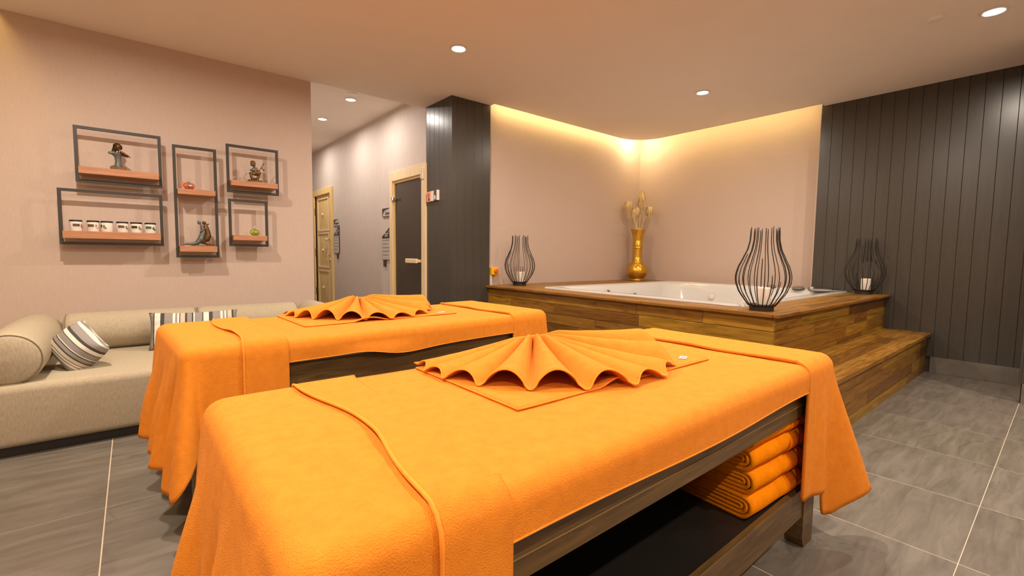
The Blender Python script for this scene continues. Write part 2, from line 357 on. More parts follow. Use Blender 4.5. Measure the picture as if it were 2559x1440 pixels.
# ceiling slab over the room, with rounded cove corner
LY, LX = 4.24, 5.89
corner = [(LX-.42+.42*math.sin(a), LY-.42+.42*math.cos(a)) for a in [pi/2*k/14 for k in range(15)]][::-1]
poly = [(-.68, Y0), (XR, Y0), (XR, 1.86), (LX, 1.86)] + corner + [(3.205, LY), (3.205, 4.32), (2.69, 4.32), (2.69, 4.905), (-.68, 4.905)]
mb = MB(); mb.prism(poly, H, H+.035)
ceil = struct(obj('ceiling', mb, M_ceil))
mb = MB(); mb.box(-.68, XHL+.0, 4.905, 4.93, H, HH)
mb.box(XHL, XH, 4.89, 4.905, H+.035, HH)                      # face of the drop towards the corridor
mb.box(X0, 6.3, Y0, 4.905, HH+.02, HH+.07)                    # plenum above the coves
struct(obj('ceiling_upper', mb, M_ceil))
mb = MB(); mb.box(X0, -.88, Y0, 4.93, H, H+.035)
struct(obj('ceiling_left', mb, M_ceil))
mb = MB(); mb.box(XHL-.1, 3.0, 4.905, YE+.1, HH, HH+.05); struct(obj('ceiling_corridor', mb, M_ceil))
# walls
mb = MB(); mb.box(X0, XHL, YL, YL+.14, 0, HH+.05); struct(obj('wall_left', mb, M_paper))
mb = MB(); mb.box(XHL-.14, XHL, YL+.14, YE, 0, HH+.02); struct(obj('wall_corridor_left', mb, M_hallp))
mb = MB(); mb.box(XHL-.14, XH+.3, YE, YE+.1, 0, HH+.02); struct(obj('wall_corridor_end', mb, M_hallp))
mb = MB(); mb.box(X0-.1, X0, Y0-.1, YL+.14, 0, HH+.05); struct(obj('wall_far_left', mb, M_paper))
mb = MB(); mb.box(X0, 6.3, Y0-.1, Y0, 0, HH+.05); struct(obj('wall_behind', mb, M_paper))
# corridor wall with openings for two doors
DY0, DY1, DZ = 4.90, 5.745, 2.06
mb = MB(); mb.box(XH, XH+.12, DY1, 8.17, 0, HH); mb.box(XH, XH+.12, 9.10, YE, 0, HH); mb.box(XH, XH+.12, 4.96, DY1, DZ, HH)
mb.box(XH, XH+.12, 8.17, 9.10, 2.17, HH); mb.box(XH, XH+.12, 4.86, 4.96, DZ+.05, HH)
struct(obj('wall_corridor_right', mb, M_hallp))
# sauna room behind the glass door
mb = MB(); mb.box(XH+.12, 4.6, DY0-.3, DY0-.25, 0, 2.3); mb.box(XH+.12, 4.6, 6.7, 6.75, 0, 2.3); mb.box(4.6, 4.65, DY0-.3, 6.75, 0, 2.3); mb.box(XH+.12, 4.6, DY0-.3, 6.75, 2.25, 2.3)
mb.box(3.7, 4.6, DY0-.25, 6.7, .40, .46); mb.box(4.1, 4.6, DY0-.25, 6.7, .85, .9)
struct(obj('wall_sauna', mb, M_honey))
# alcove walls
mb = MB(); mb.box(3.15, XA+.1, YA, YA+.12, 0, HH+.05); struct(obj('wall_back', mb, M_paper))
mb = MB(); mb.box(XA, XA+.12, 1.86, YA, 0, HH+.05); struct(obj('wall_alcove_right', mb, M_paper))

def boards(root, edges, axis, c, z0, z1, sgn, th=.018):
    """vertical V-jointed boards standing proud of a dark backing; each board an object"""
    for a, b in zip(edges[:-1], edges[1:]):
        a, b = min(a, b)+.0004, max(a, b)-.0004; hw = (b-a)/2; e = .0022
        mb = MB(); poly = [(-hw, 0), (hw, 0), (hw, th-e*1.3), (hw-e, th), (-hw+e, th), (-hw, th-e*1.3)]
        mb.prism(poly, 0, z1-z0)
        if axis == 'y': o = obj('board', mb, M_panel, root, (c, (a+b)/2, z0), (0, 0, pi/2 if sgn < 0 else -pi/2))
        else: o = obj('board', mb, M_panel, root, ((a+b)/2, c, z0), (0, 0, pi if sgn < 0 else 0))
# right wall, dark boards facing -x.
mb = MB(); mb.box(XR+.018, XR+.15, .19, 1.882, 0, HH); wr = struct(obj('wall_right', mb, M_gapw))
ed = [1.884-.1071*k for k in range(16)]; ed = ed+[.225]
boards(wr, ed, 'y', XR+.018, .155, H-.002, -1)
mb = MB(); mb.box(XR+.004, XR+.15, 1.882, 1.892, .6, H+.03); struct(obj('trim_1', mb, M_paper))
# projecting return at the right edge of the view
mb = MB(); mb.box(5.262, 6.2, Y0, .197, 0, HH); wr2 = struct(obj('wall_return', mb, M_gap))
boards(wr2, [.197-.1071*k for k in range(17)], 'y', 5.262, .155, H-.002, -1)
boards(wr2, [5.245+.1071*k for k in range(7)]+[5.98], 'x', .197, .155, H-.002, 1, th=.012)
# tile skirting
def skirt(name, segs, axis, c, sgn):
    root = struct(obj(name, MB().box(*( (c-.004, c+.012) if axis == 'y' else (segs[0], segs[-1])), *((min(segs), max(segs)) if axis == 'y' else (c-.004, c+.012)), 0, .15), M_grout))
    for a, b in zip(segs[:-1], segs[1:]):
        mb = MB(); L = abs(b-a)-.002; mb.box(-L/2, L/2, -.005, .005, .001, .154, .001)
        o = obj('skirting_tile', mb, M_tile, root, (c+.006*sgn if axis == 'y' else (a+b)/2, (a+b)/2 if axis == 'y' else c+.006*sgn, 0), (0, 0, pi/2 if axis == 'y' else 0)); s = random.uniform(.9, 1.1); o.color = (s, s, s, 1)
skirt('baseboard_right', [.197, .83], 'y', 5.985, -1)
skirt('baseboard_return', [Y0+.01, -.99, .19], 'y', 5.250, -1)
# dark board column between corridor and alcove
mb = MB(); mb.box(XH+.018, 3.19, 4.328, 4.845, 0, HH); wc = struct(obj('wall_column', mb, M_gapw))
boards(wc, [4.868, 4.785, 4.68, 4.577, 4.473, 4.366, 4.316], 'y', XH+.018, 0.0, H-.002, -1)
boards(wc, [2.690, 2.762, 2.872, 2.982, 3.092, 3.205], 'x', 4.328, 0.0, H-.002, -1)
mb = MB(); mb.box(XH-.002, XH+.02, 4.306, 4.328, 0, H-.002); struct(obj('trim_2', mb, M_panel))
# LED strips
def led(name, pts, rad, mat, label):
    mb = MB(); mb.tube(pts, rad, 8); return tag(obj(name, mb, mat), label, 'light strip')
c2 = [(LX-.42+.429*math.sin(a), LY-.42+.429*math.cos(a)) for a in [pi/2*k/14 for k in range(15)]]
pts = [(3.26, LY+.009, H+.024)]+[(x, y, H+.024) for x, y in c2]+[(LX+.009, 1.93, H+.024)]
led('led_strip', pts, .007, M_led, 'yellow light strip hidden in the ceiling cove around the tub alcove')
led('led_strip', [(LX-.42+.475*math.sin(a), LY-.42+.475*math.cos(a), H+.036) for a in [.5+.57*k/12 for k in range(13)]], .011, M_led3, 'added unseen glowing piece brightening the rounded cove corner above the gold vase')  # extra hidden emitter, added to strengthen the wall glow at the corner
led('led_strip', [(-.692, -1.5, H+.024), (-.692, 4.85, H+.024)], .007, M_led2, 'yellow light strip in the ceiling slot at the far left')
# smoke detectors
for (x, y, z, lb) in ((4.389, .72, H, 'small round white detector plate on the ceiling left of the top right light'), (2.06, 5.47, HH, 'small round plate on the corridor ceiling right beside the nearer light')):
    mb = MB(); mb.lathe([(.045, 0), (.045, -.010), (.036, -.014), (.001, -.014)], 24, c=(0, 0, 0), capb=False)
    tag(obj('smoke_detector', mb, M_ring, loc=(x, y, z), auto=30), lb, 'detector')

# ------------------------------------------------------------------ doors on the corridor wall (face at x = XH, looking -x)
def yz(y0, y1, z0, z1, x0, x1, b=.003): return MB().box(x0, x1, y0, y1, z0, z1, b)
d1 = struct(obj('door_1', yz(DY1-.0, DY1+.085, 0, 2.15, XH-.022, XH+.10), M_pine))         # left jamb of the sauna door
FY0, FY1, FZ = 4.853, DY1+.085, 2.15
obj('jamb', yz(FY0, FY0+.10, 0, FZ, XH-.022, XH+.06), M_pine, d1)
obj('head', yz(FY0+.10, DY1, FZ-.12, FZ, XH-.022, XH+.06), M_pine, d1)
obj('inner_rebate', yz(DY1-.03, DY1, 0, FZ-.12, XH-.005, XH+.06, .002), M_honey, d1)
obj('inner_rebate', yz(FY0+.10, DY1-.03, FZ-.15, FZ-.12, XH-.005, XH+.06, .002), M_honey, d1)
obj('threshold', yz(FY0+.10, DY1, 0, .03, XH-.02, XH+.06, .002), M_pine, d1)
obj('glass_pane', yz(FY0+.105, DY1-.032, .035, FZ-.152, XH+.012, XH+.020, .001), M_glass, d1)
hd = obj('pull_handle', yz(5.03, 5.32, .975, 1.03, XH-.05, XH-.02, .006), M_pine, d1)
obj('handle_stem', yz(5.00, 5.05, .985, 1.02, XH-.03, XH+.012, .003), M_pine, hd)
for z in (1.80, .30):
    mb = MB(); mb.tube([(XH-.04, DY1-.05, z-.02), (XH-.04, DY1-.05, z+.02)], .022, 12); mb.tube([(XH-.04, DY1-.05, z), (XH+.01, DY1-.075, z)], .016, 10); mb.box(XH-.03, XH-.005, DY1-.06, DY1+.005, z-.02, z+.02)
    obj('hinge', mb, M_chrome, d1)
t = thing('yellow_tag', 'small yellow and white card hanging on the top corner of the sauna door frame', 'card', (XH-.022, 4.93, 2.04))
obj('card', MB().box(-.012, 0, -.035, .02, -.07, .06, .002), M_tagw, t); obj('yellow_stripe', MB().box(-.014, -.004, -.018, .004, -.062, .055, .001), M_yellow, t)
# panelled wooden door further down
d2 = struct(obj('door_2', yz(8.10, 8.20, 0, 2.22, XH-.03, XH+.08), M_honey))
obj('head', yz(8.20, 9.10, 2.12, 2.22, XH-.03, XH+.08), M_honey, d2); obj('jamb', yz(9.10, 9.20, 0, 2.22, XH-.03, XH+.08), M_honey, d2)
leaf = obj('door_leaf', yz(8.20, 9.10, .01, 2.12, XH+.02, XH+.06), M_honey, d2)
for k, (z0, z1) in enumerate(((.16, .74), (.84, 1.42), (1.50, 2.04))):
    mb = MB(); ya, yb = 8.40, 8.95
    for (a, b, c, d) in ((ya-.03, ya, z0, z1), (yb, yb+.03, z0, z1), (ya-.03, yb+.03, z0-.03, z0), (ya-.03, yb+.03, z1, z1+.03)): mb.box(XH, XH+.022, a, b, c, d, .004)
    obj('panel_moulding', mb, M_pine, leaf)
    cz, cy = (z0+z1)/2, (ya+yb)/2; mb = MB()
    mb.add([(XH+.019, ya, z0), (XH+.019, yb, z0), (XH+.019, yb, z1), (XH+.019, ya, z1), (XH+.002, cy, cz)], [(0, 1, 4), (1, 2, 4), (2, 3, 4), (3, 0, 4), (3, 2, 1, 0)])
    obj('raised_panel', mb, M_honey, leaf)
    mb = MB(); mb.ell((XH-.005, cy, cz), (.02, .03, .03)); obj('stud', mb, M_pine, leaf, smooth=True)
for z in (.30, 1.03, 1.78): obj('hinge', yz(9.085, 9.11, z, z+.13, XH-.012, XH+.022, .002), M_steel, d2)
mb = MB(); mb.tube([(XH-.06, 8.33, 1.02), (XH-.06, 8.33, 1.12), (XH-.06, 8.33, 1.15), (XH-.06, 8.33, 1.19), (XH-.06, 8.33, 1.34)], [.008, .008, .015, .008, .008], 8)
for z in (1.04, 1.32): mb.tube([(XH-.07, 8.33, z), (XH+.02, 8.33, z)], .013, 8)
mb.ell((XH+.0, 8.31, .96), (.018, .03, .035)); obj('pull_handle', mb, M_chrome, d2, smooth=True)

# wall signs
def sign(yc, zt, label, word, big=False, w=.30):
    t = thing('wall_sign', label, 'sign', (XH-.006, yc, zt), 0)
    if not big:
        obj('plate', MB().box(-.006, .006, -w/2, w/2, -.115, 0, .001), M_signw, t)
        mb = MB(); mb.add([(-.0075, w/2, 0), (-.0075, w/2, -.115), (-.0075, w/2-.02, -.07), (-.0075, w/2-.07, -.03), (-.0075, -w/2+.02, 0), (-.004, w/2, 0), (-.004, -w/2+.02, 0)], [(0, 1, 2, 3, 4), (0, 4, 6, 5)])
        obj('corner_print', mb, M_signd, t); obj('rim', MB().box(-.008, -.002, -w/2, w/2, -.115, -.106, .001), M_brown, t)
        text(word, .062, M_ink, t, (-.0085, -.02, -.068), (pi/2, 0, -pi/2))
    else:
        mb = MB(); mb.prism([(w/2, -.14), (w/2, -.46), (-w/2, -.46), (-w/2, 0)], -.006, .004, 0); obj('backing', mb, M_signd, t)
        obj('notice', MB().box(-.010, -.004, -w/2+.012, w/2-.012, -.455+.0, -.17, .001), M_signw, t)
        for k in range(10): obj('text_line', MB().box(-.0112, -.0095, -w/2+.04+(.03 if k % 3 == 2 else 0), w/2-.03, -.195-k*.025, -.190-k*.025), M_lint if k % 2 else M_steel, t)
        for k in range(4): obj('heading', MB().box(-.0075, -.0055, -.04, .05, -.10-k*.014, -.094-k*.014), M_lint, t)
        mb = MB(); mb.tube([(-.0075, -w/2+.06+.03*math.cos(a), -.085+.02*math.sin(a)) for a in [2*pi*k/12 for k in range(12)]], .003, 5); obj('ornament', mb, M_lint, t)
        obj('hanger', MB().box(-.012, .002, -.07 if yc > 7 else .02, -.0+(-.02 if yc > 7 else .09), -.55, -.46, .001), M_steel, t)
    return t
sign(5.93, 1.70, 'small grey name plate reading Sauna beside the sauna door frame', 'Sauna', w=.29)
sign(5.95, 1.46, 'tall notice board with angled dark top beside the sauna door frame', '', True, w=.28)
sign(7.93, 1.65, 'small grey name plate on the corridor wall beside the far panelled door', 'Hamam', w=.24)
sign(7.93, 1.54, 'tall notice board with angled dark top beside the far panelled door', '', True, w=.25)
# small printed cards fixed to the column
t = thing('control_card', 'small orange, white and brown printed card box on the dark column beside the sauna door', 'card box', (XH-.001, 4.69, 1.69))
obj('orange_card', MB().box(-.024, 0, .035, .125, .0, .115, .002), M_oran, t); obj('white_card', MB().box(-.024, 0, -.035, .033, .003, .117, .002), M_paperw, t)
obj('brown_card', MB().box(-.024, 0, -.095, -.037, .004, .118, .002), M_brown, t); obj('edge_card', MB().box(-.024, 0, -.125, -.097, .006, .12, .002), M_paperw, t)
mb = MB(); mb.ell((-.025, -.065, .04), (.002, .018, .026)); obj('emblem', mb, M_paperw, t); mb = MB(); mb.ell((-.025, .07, .027), (.002, .018, .018)); obj('emblem', mb, M_brown, t)
for k in range(3): obj('text_line', MB().box(-.0255, -.0235, .055, .105, .085-k*.015, .092-k*.015), M_redp, t)
# isolator switch with conduit
t = thing('isolator_switch', 'yellow isolator switch with an orange rotary knob on the wall at the deck corner', 'switch', (3.29, YA, .86))
obj('housing', MB().box(-.05, .04, -.06, 0, -.005, .085, .006), M_yellow, t)
mb = MB(); mb.lathe([(.026, 0), (.026, .02), (.020, .026), (.001, .026)], 16, capb=True)
obj('knob', mb, M_red, t, (.0, -.06, .04), (pi/2, 0, 0), auto=30); obj('knob_grip', MB().box(-.006, .006, -.10, -.084, .018, .062, .002), M_red, t)
tag(obj('conduit', MB().box(3.235, 3.262, YA-.03, YA, 0, .855, .002), M_trunk), 'white cable trunking running down the wall below the yellow switch', 'conduit')

# ------------------------------------------------------------------ deck round the tub
def tcol():
    r_ = random.random()
    if r_ < .14: s = random.uniform(.55, .68); return (s, s*.88, s*.8, 1)
    if r_ < .36: s = random.uniform(1.08, 1.3); return (s, s*1.12, s*.9, 1)
    s = random.uniform(.82, 1.02); return (s, s*.97, s*.9, 1)
def plank(root, x0, x1, y0, y1, z0, z1, along, b=.002, base=None, name='plank', col=None):
    """board with its grain along local x"""
    cx, cy, cz = (x0+x1)/2, (y0+y1)/2, (z0+z1)/2
    if along == 'x': a, bb, rz = (x1-x0)/2, (y1-y0)/2, 0
    else: a, bb, rz = (y1-y0)/2, (x1-x0)/2, pi/2
    h = (z1-z0)/2; mb = MB().box(-a, a, -bb, bb, -h, h, b*1.4)
    o = obj(name, mb, M_teak, root, (cx-base[0], cy-base[1], cz-base[2]), (0, 0, rz)); o.color = col or tcol(); return o
DX, DYF, DZT = 3.195, 1.205, .735          # front faces
DB = (4.6, 2.7, 0)
deck = thing('wooden_tub_deck', 'teak plank deck with a step, built around the white whirlpool tub', 'deck', DB)
obj('core', MB().box(3.215-DB[0], XA-.15-DB[0], 1.225-DB[1], 1.50-DB[1], 0, .70).box(3.215-DB[0], 3.45-DB[0], 1.5-DB[1], YA-.01-DB[1], 0, .70).box(3.45-DB[0], XA-.002-DB[0], 3.68-DB[1], YA-.01-DB[1], 0, .70).box(5.95-DB[0], XA-.002-DB[0], 1.90-DB[1], 3.68-DB[1], 0, .70).box(3.22-DB[0], 5.975-DB[0], .884-DB[1], 1.225-DB[1], 0, .355), M_gap, deck)
rows = [(.617, .707), (.520, .614), (.423, .517), (.326, .420), (.229, .323), (.132, .226), (.0, .129)]
DYE = YA-.005
jf = [[3.60, 2.69, 2.26, 1.69], [3.9, 3.225, 2.24], [3.38, 2.70, 1.9], [3.9, 2.9, 2.3, 1.6], [3.5, 2.8, 2.0], [3.8, 3.0, 2.2, 1.5], [3.4, 2.5, 1.8]]
js = [[3.676, 4.771, 5.60], [3.35+.6, 4.95, 5.344], [4.277, 4.726, 5.36], [3.9, 4.5, 5.2], [3.7, 4.7], [4.2, 5.1], [3.8, 4.8]]
BRT = (1.22, 1.30, 1.0, 1); DRK = (.45, .38, .34, 1)
for k, (z0, z1) in enumerate(rows):
    e = [DYE]+jf[k]+[DYF]
    for i, (a, b) in enumerate(zip(e[:-1], e[1:])):
        c = None
        if (k, i) in ((0, 4), (2, 0), (1, 0)): c = BRT
        if (k, i) in ((1, 2), (3, 1)): c = (.62, .55, .5, 1)
        plank(deck, DX, DX+.02, b+.0008, a-.0008, z0, z1, 'y', .0015, DB, col=c)
    e = [DX+.0208]+js[k]+[XR-.002]
    if z1 < .40: continue
    for i, (a, b) in enumerate(zip(e[:-1], e[1:])):
        c = {(0, 2): DRK, (1, 2): (.7, .6, .5, 1), (2, 1): (.9, .8, .7, 1), (2, 2): BRT}.get((k, i))
        plank(deck, a+.0008, b-.0008, DYF, DYF+.02, z0, z1, 'x', .0015, DB, col=c)
# deck top boards
TX0, TX1, TY0, TY1 = 3.47, 5.935, 1.53, 3.65
def strip(x0, x1, y0, y1, n, along, joints, z0=.712, z1=.735, cols=None):
    for k in range(n):
        if along == 'x': ya, yb = y0+(y1-y0)*k/n, y0+(y1-y0)*(k+1)/n; e = [x0]+joints[k % len(joints)]+[x1]
        else: xa, xb = x0+(x1-x0)*k/n, x0+(x1-x0)*(k+1)/n; e = [y0]+joints[k % len(joints)]+[y1]
        for a, b in zip(e[:-1], e[1:]):
            c = tcol(); c = tuple(min(1.1, v*1.06) for v in c[:3])+(1,)
            if along == 'x': plank(deck, a+.0006, b-.0006, ya+.0006, yb-.0006, z0, z1, 'x', .0015, DB, name='deck_board', col=c)
            else: plank(deck, xa+.0006, xb-.0006, a+.0006, b-.0006, z0, z1, 'y', .0015, DB, name='deck_board', col=c)
strip(3.204, XR-.004, 1.208, TY0, 4, 'x', [[3.9, 5.0], [4.2, 4.75, 5.45], [3.75, 5.1], [4.5, 5.6]])
strip(3.204, TX0, TY0, YA-.005, 3, 'y', [[2.3, 3.1], [1.9, 2.9, 3.7], [2.6, 3.4]])
strip(TX0, XA-.004, TY1, YA-.005, 7, 'x', [[4.0, 5.0], [4.4, 5.3], [3.8, 4.9, 5.6]])
for a, b in ((1.205, 2.2), (2.2, 3.3), (3.3, YA-.005)): plank(deck, 3.160, 3.203, a+.0006, b-.0006, .710, .735, 'y', .003, DB, name='edge_board', col=(.85, .74, .62, 1))
for a, b in ((3.160, 4.1), (4.1, 5.2), (5.2, XR-.004)): plank(deck, a+.0006, b-.0006, 1.165, 1.2035, .710, .735, 'x', .003, DB, name='edge_board', col=(.85, .74, .62, 1))
strip(TX1, XA-.004, 1.90, TY1, 2, 'y', [[2.5], [3.0]])
plank(deck, XR-.045, XR-.004, TY0+.001, 1.88, .712, .735, 'y', .001, DB, name='deck_board')
# step
srow = [(.262, .353), (.168, .259), (.074, .165), (.0, .071)]
sj = [[3.9, 4.30, 5.1], [3.67, 4.61, 5.536], [3.96, 4.89, 5.4], [4.3, 5.2]]
for k, (z0, z1) in enumerate(srow):
    e = [DX+.02]+sj[k]+[XR-.002]
    for i, (a, b) in enumerate(zip(e[:-1], e[1:])): plank(deck, a+.0008, b-.0008, .862, .882, z0, z1, 'x', .0015, DB)
    plank(deck, DX, DX+.02, .862, DYF, z0, z1, 'y', .0015, DB)
strip(3.175, XR-.004, .832, 1.204, 3, 'x', [[4.2, 5.1], [3.9, 4.85, 5.3], [3.75, 4.4, 5.5]], .355, .386)

# ------------------------------------------------------------------ whirlpool tub
tub = thing('whirlpool_tub', 'large white acrylic whirlpool tub set into the teak deck', 'bathtub', ((TX0+TX1)/2, (TY0+TY1)/2, .02))
hx, hy = (TX1-TX0)/2+.012, (TY1-TY0)/2+.012
def rr(hx_, hy_, rc, z, n=10, ex=0):
    out = []
    for (sx, sy, a0) in ((1, 1, 0), (-1, 1, pi/2), (-1, -1, pi), (1, -1, 3*pi/2)):
        for k in range(n+1):
            a = a0+pi/2*k/n; out.append((sx*(hx_-rc)+rc*math.cos(a), sy*(hy_-rc)+rc*math.sin(a), z))
    return out
zt = .72
P = [rr(hx, hy, .01, zt-.07), rr(hx, hy, .01, zt-.012), rr(hx-.012, hy-.012, .02, zt+.012), rr(hx-.05, hy-.05, .05, zt+.012), rr(hx-.09, hy-.09, .16, zt+.006), rr(hx-.12, hy-.12, .26, zt-.02),
     rr(hx-.16, hy-.16, .30, zt-.10), rr(hx-.20, hy-.20, .33, zt-.26), rr(hx-.25, hy-.25, .33, zt-.33), rr(hx-.48, hy-.48, .30, zt-.36), rr(hx-.53, hy-.53, .28, zt-.42), rr(hx-.57, hy-.57, .25, zt-.66), rr(hx-.65, hy-.65, .2, zt-.69)]
mb = MB(); mb.grid(P, closed_v=True); nb = len(P[0]); mb.f.append(tuple((len(P)-1)*nb+k for k in range(nb)))
sh = obj('tub_shell', mb, M_white, tub, auto=50); solid(sh, .006, -1)
def cap_(p, r_, mat, nm, ax='z', h=.02):
    mb = MB(); mb.lathe([(r_, 0), (r_, h*.5), (r_*.7, h), (r_*.35, h*1.1), (.001, h*1.1)], 18, capb=True)
    rot = {'z': (0, 0, 0), 'x': (0, pi/2, 0), '-x': (0, -pi/2, 0), 'y': (-pi/2, 0, 0), '-y': (pi/2, 0, 0)}[ax]
    return obj(nm, mb, mat, tub, p, rot, auto=35)
cx, cy = (TX0+TX1)/2, (TY0+TY1)/2
for p, r_, m_, a_ in (((hx-.09, -.33, zt+.006), .05, M_jet, 'z'), ((hx-.10, -.62, zt+.006), .065, M_jet, 'z'), ((hx-.10, -.10+.0-.85+.2, zt+.01), .035, M_jet, 'z')): cap_(p, r_, m_, 'control_knob', 'z', .03)
for p, r_, m_ in (((-.35, hy-.17, zt-.09), .045, M_chrome), ((-.05, hy-.19, zt-.17), .04, M_trunk), ((.15, hy-.19, zt-.15), .045, M_jet)): cap_(p, r_, m_, 'jet', '-y', .02)
for p, r_ in (((hx-.19, .35, zt-.16), .035), ((hx-.19, -.05, zt-.2), .035), ((hx-.19, -.45, zt-.16), .035)): cap_(p, r_, M_trunk, 'jet', '-x', .015)
cap_((0, 0, zt-.69), .05, M_chrome, 'drain', 'z', .01)
mb = MB(); mb.ell((hx-.17, -hy+.20, zt+.012), (.13, .11, .012)); obj('headrest', mb, plain('grey_pad', (.30, .29, .27), .5), tub, smooth=True)

# ------------------------------------------------------------------ wire lanterns, candles
def rprof(t):       # radius of a pear outline, t = 0..1 up
    K = [(0, .105), (.08, .145), (.18, .19), (.30, .218), (.38, .22), (.48, .205), (.60, .168), (.72, .132), (.84, .115), (1.0, .112)]
    for (a, ra), (b, rb) in zip(K[:-1], K[1:]):
        if t <= b:
            s = (t-a)/(b-a); s = s*s*(3-2*s)*.35+s*.65; return ra+(rb-ra)*s
    return K[-1][1]
def lantern(x, y, z, s, label, rz=0):
    t = thing('wire_lantern', label, 'lantern', (x, y, z), rz, 'black wire lanterns on the deck')
    mb = MB(); mb.lathe([(.080, 0), (.080, .035), (.090, .038), (.090, .046), (.001, .046)], 32)
    for i in range(len(mb.v)): mb.v[i] = tuple(c*s for c in mb.v[i])
    obj('base', mb, M_blackm, t, auto=30)
    n = 24; hs = [1.0, .985, .32, .99, .97, 1.0, .66, .98, .99, .97, .98, .40, 1.0, .975, .99, .35, 1.0, .98, .96, .30, 1.0, .985, .60, .97]
    for k in range(n):
        a = 2*pi*k/n; top = hs[k]; m = max(6, int(22*top)); pts = []
        for i in range(m+1):
            q = top*i/m; rr_ = rprof(q)*.82; pts.append((rr_*math.cos(a)*s, rr_*math.sin(a)*s, (.035+q*.565)*s))
        mb = MB(); mb.tube(pts, .0032*s, 6); obj('rod', mb, M_blackm, t, smooth=True)
    return t
def candle(x, y, z, r_, h, label):
    t = thing('pillar_candle', label, 'candle', (x, y, z), 0, 'white pillar candles in the lanterns')
    mb = MB(); mb.lathe([(r_*.97, 0), (r_, .003), (r_, h-.004), (r_*.93, h), (r_*.6, h-.004), (.001, h-.005)], 28); obj('wax', mb, M_wax, t, auto=35)
    mb = MB(); mb.tube([(0, 0, h-.006), (.001, 0, h+.008)], .0015, 6); obj('wick', mb, M_ink, t)
for (x, y, s, lb, cl) in ((3.515, 4.13, .98, 'black wire lantern on the far left end of the deck, near the yellow switch', 'white pillar candle inside the lantern near the yellow switch'),
                      (3.335, 1.345, .95, 'largest looking black wire lantern, at the front corner of the deck', 'white pillar candle inside the lantern at the front deck corner'),
                      (5.84, 1.36, .96, 'black wire lantern standing before the dark board wall', 'white pillar candle inside the lantern before the dark board wall')):
    lantern(x, y, DZT, s, lb, random.uniform(0, 1)); candle(x+.01, y-.01, DZT+.046*s, .042, .115, cl)

# ------------------------------------------------------------------ gold vase with pampas
vx, vy = 5.77, 4.10
t = thing('floor_vase', 'tall gold vase with a round belly in the alcove corner', 'vase', (vx, vy, DZT))
prof = [(.105, 0), (.110, .012), (.098, .020), (.125, .045), (.160, .095), (.170, .140), (.162, .190), (.135, .235), (.098, .262), (.082, .272), (.086, .280), (.086, .292), (.078, .298), (.075, .36), (.074, .47), (.074, .485), (.080, .490), (.080, .500), (.074, .505), (.074, .520), (.080, .525), (.080, .535), (.074, .540), (.077, .62), (.086, .68), (.100, .73), (.117, .765), (.119, .775), (.110, .775), (.085, .72), (.068, .60)]
mb = MB(); mb.lathe([(a*.92, z*.975) for a, z in prof], 40, capt=False); obj('vase_body', mb, M_gold, t, smooth=True)
def plume(x, y, z, pts, L, wd, drop, label):
    tt = thing('pampas_stem', label, 'dried grass', (x, y, z), 0, 'dried pampas stems in the gold vase')
    pts = [Vector(p) for p in pts]; mb = MB(); mb.tube(pts, .004, 6); obj('stem', mb, M_pampas, tt, smooth=True)
    mb = MB(); rnd = random.Random(int(L*1000)+int(x*77)+len(label)); top = pts[-1]; d = (pts[-1]-pts[-2]).normalized()
    axis = []
    for i in range(12):
        q = i/11; axis.append(top+Vector((d.x*L*q*.8, d.y*L*q*.8, d.z*L*q-(drop*q*q))))
    for i in range(1100):
        q = rnd.random(); p = axis[int(q*11)]; a = rnd.uniform(0, 2*pi); sp = 1.25*wd*(math.sin(pi*min(1, q*.85+.12)))
        o1 = Vector((math.cos(a), math.sin(a), 0)); ln = rnd.uniform(.4, 1)
        q1 = p+o1*sp*ln*.6+Vector((0, 0, .01)); q2 = p+o1*sp*ln+Vector((0, 0, -.05-.06*rnd.random()*ln)); w_ = Vector((-math.sin(a), math.cos(a), 0))*.0042
        mb.add([p-w_, p+w_, q1+w_, q1-w_, q2], [(0, 1, 2, 3), (3, 2, 4)])
    pl = obj('plume', mb, M_pampas, tt); pl['kind'] = 'stuff'
B = (vx, vy, DZT+.60)
r_dir = Vector((.772, -.635, 0))
def rp(a, b_, z): v = r_dir*a; return (v.x+.0, v.y+b_, z)
plume(*B, [rp(-.01, 0, 0), rp(-.04, 0, .25), rp(-.10, 0, .48), rp(-.14, 0, .545)], .06, .075, .20, 'drooping pampas plume at the left of the gold vase')
plume(*B, [rp(0, 0, 0), rp(-.03, 0, .22), rp(-.055, 0, .38), rp(-.065, 0, .44)], .03, .05, .20, 'low pampas plume hanging just left of the vase neck')
plume(*B, [rp(.01, 0, 0), rp(.02, 0, .3), rp(.035, 0, .50)], .24, .07, 0, 'tallest upright pampas plume in the middle of the vase')
plume(*B, [rp(.02, 0, 0), rp(.06, 0, .22), rp(.12, 0, .42), rp(.15, 0, .47)], .04, .07, .15, 'pampas plume leaning right out of the gold vase')
plume(*B, [rp(0, 0, 0), rp(-.005, .02, .28), rp(.00, .02, .42)], .10, .05, .05, 'short pampas plume behind the middle of the bunch')

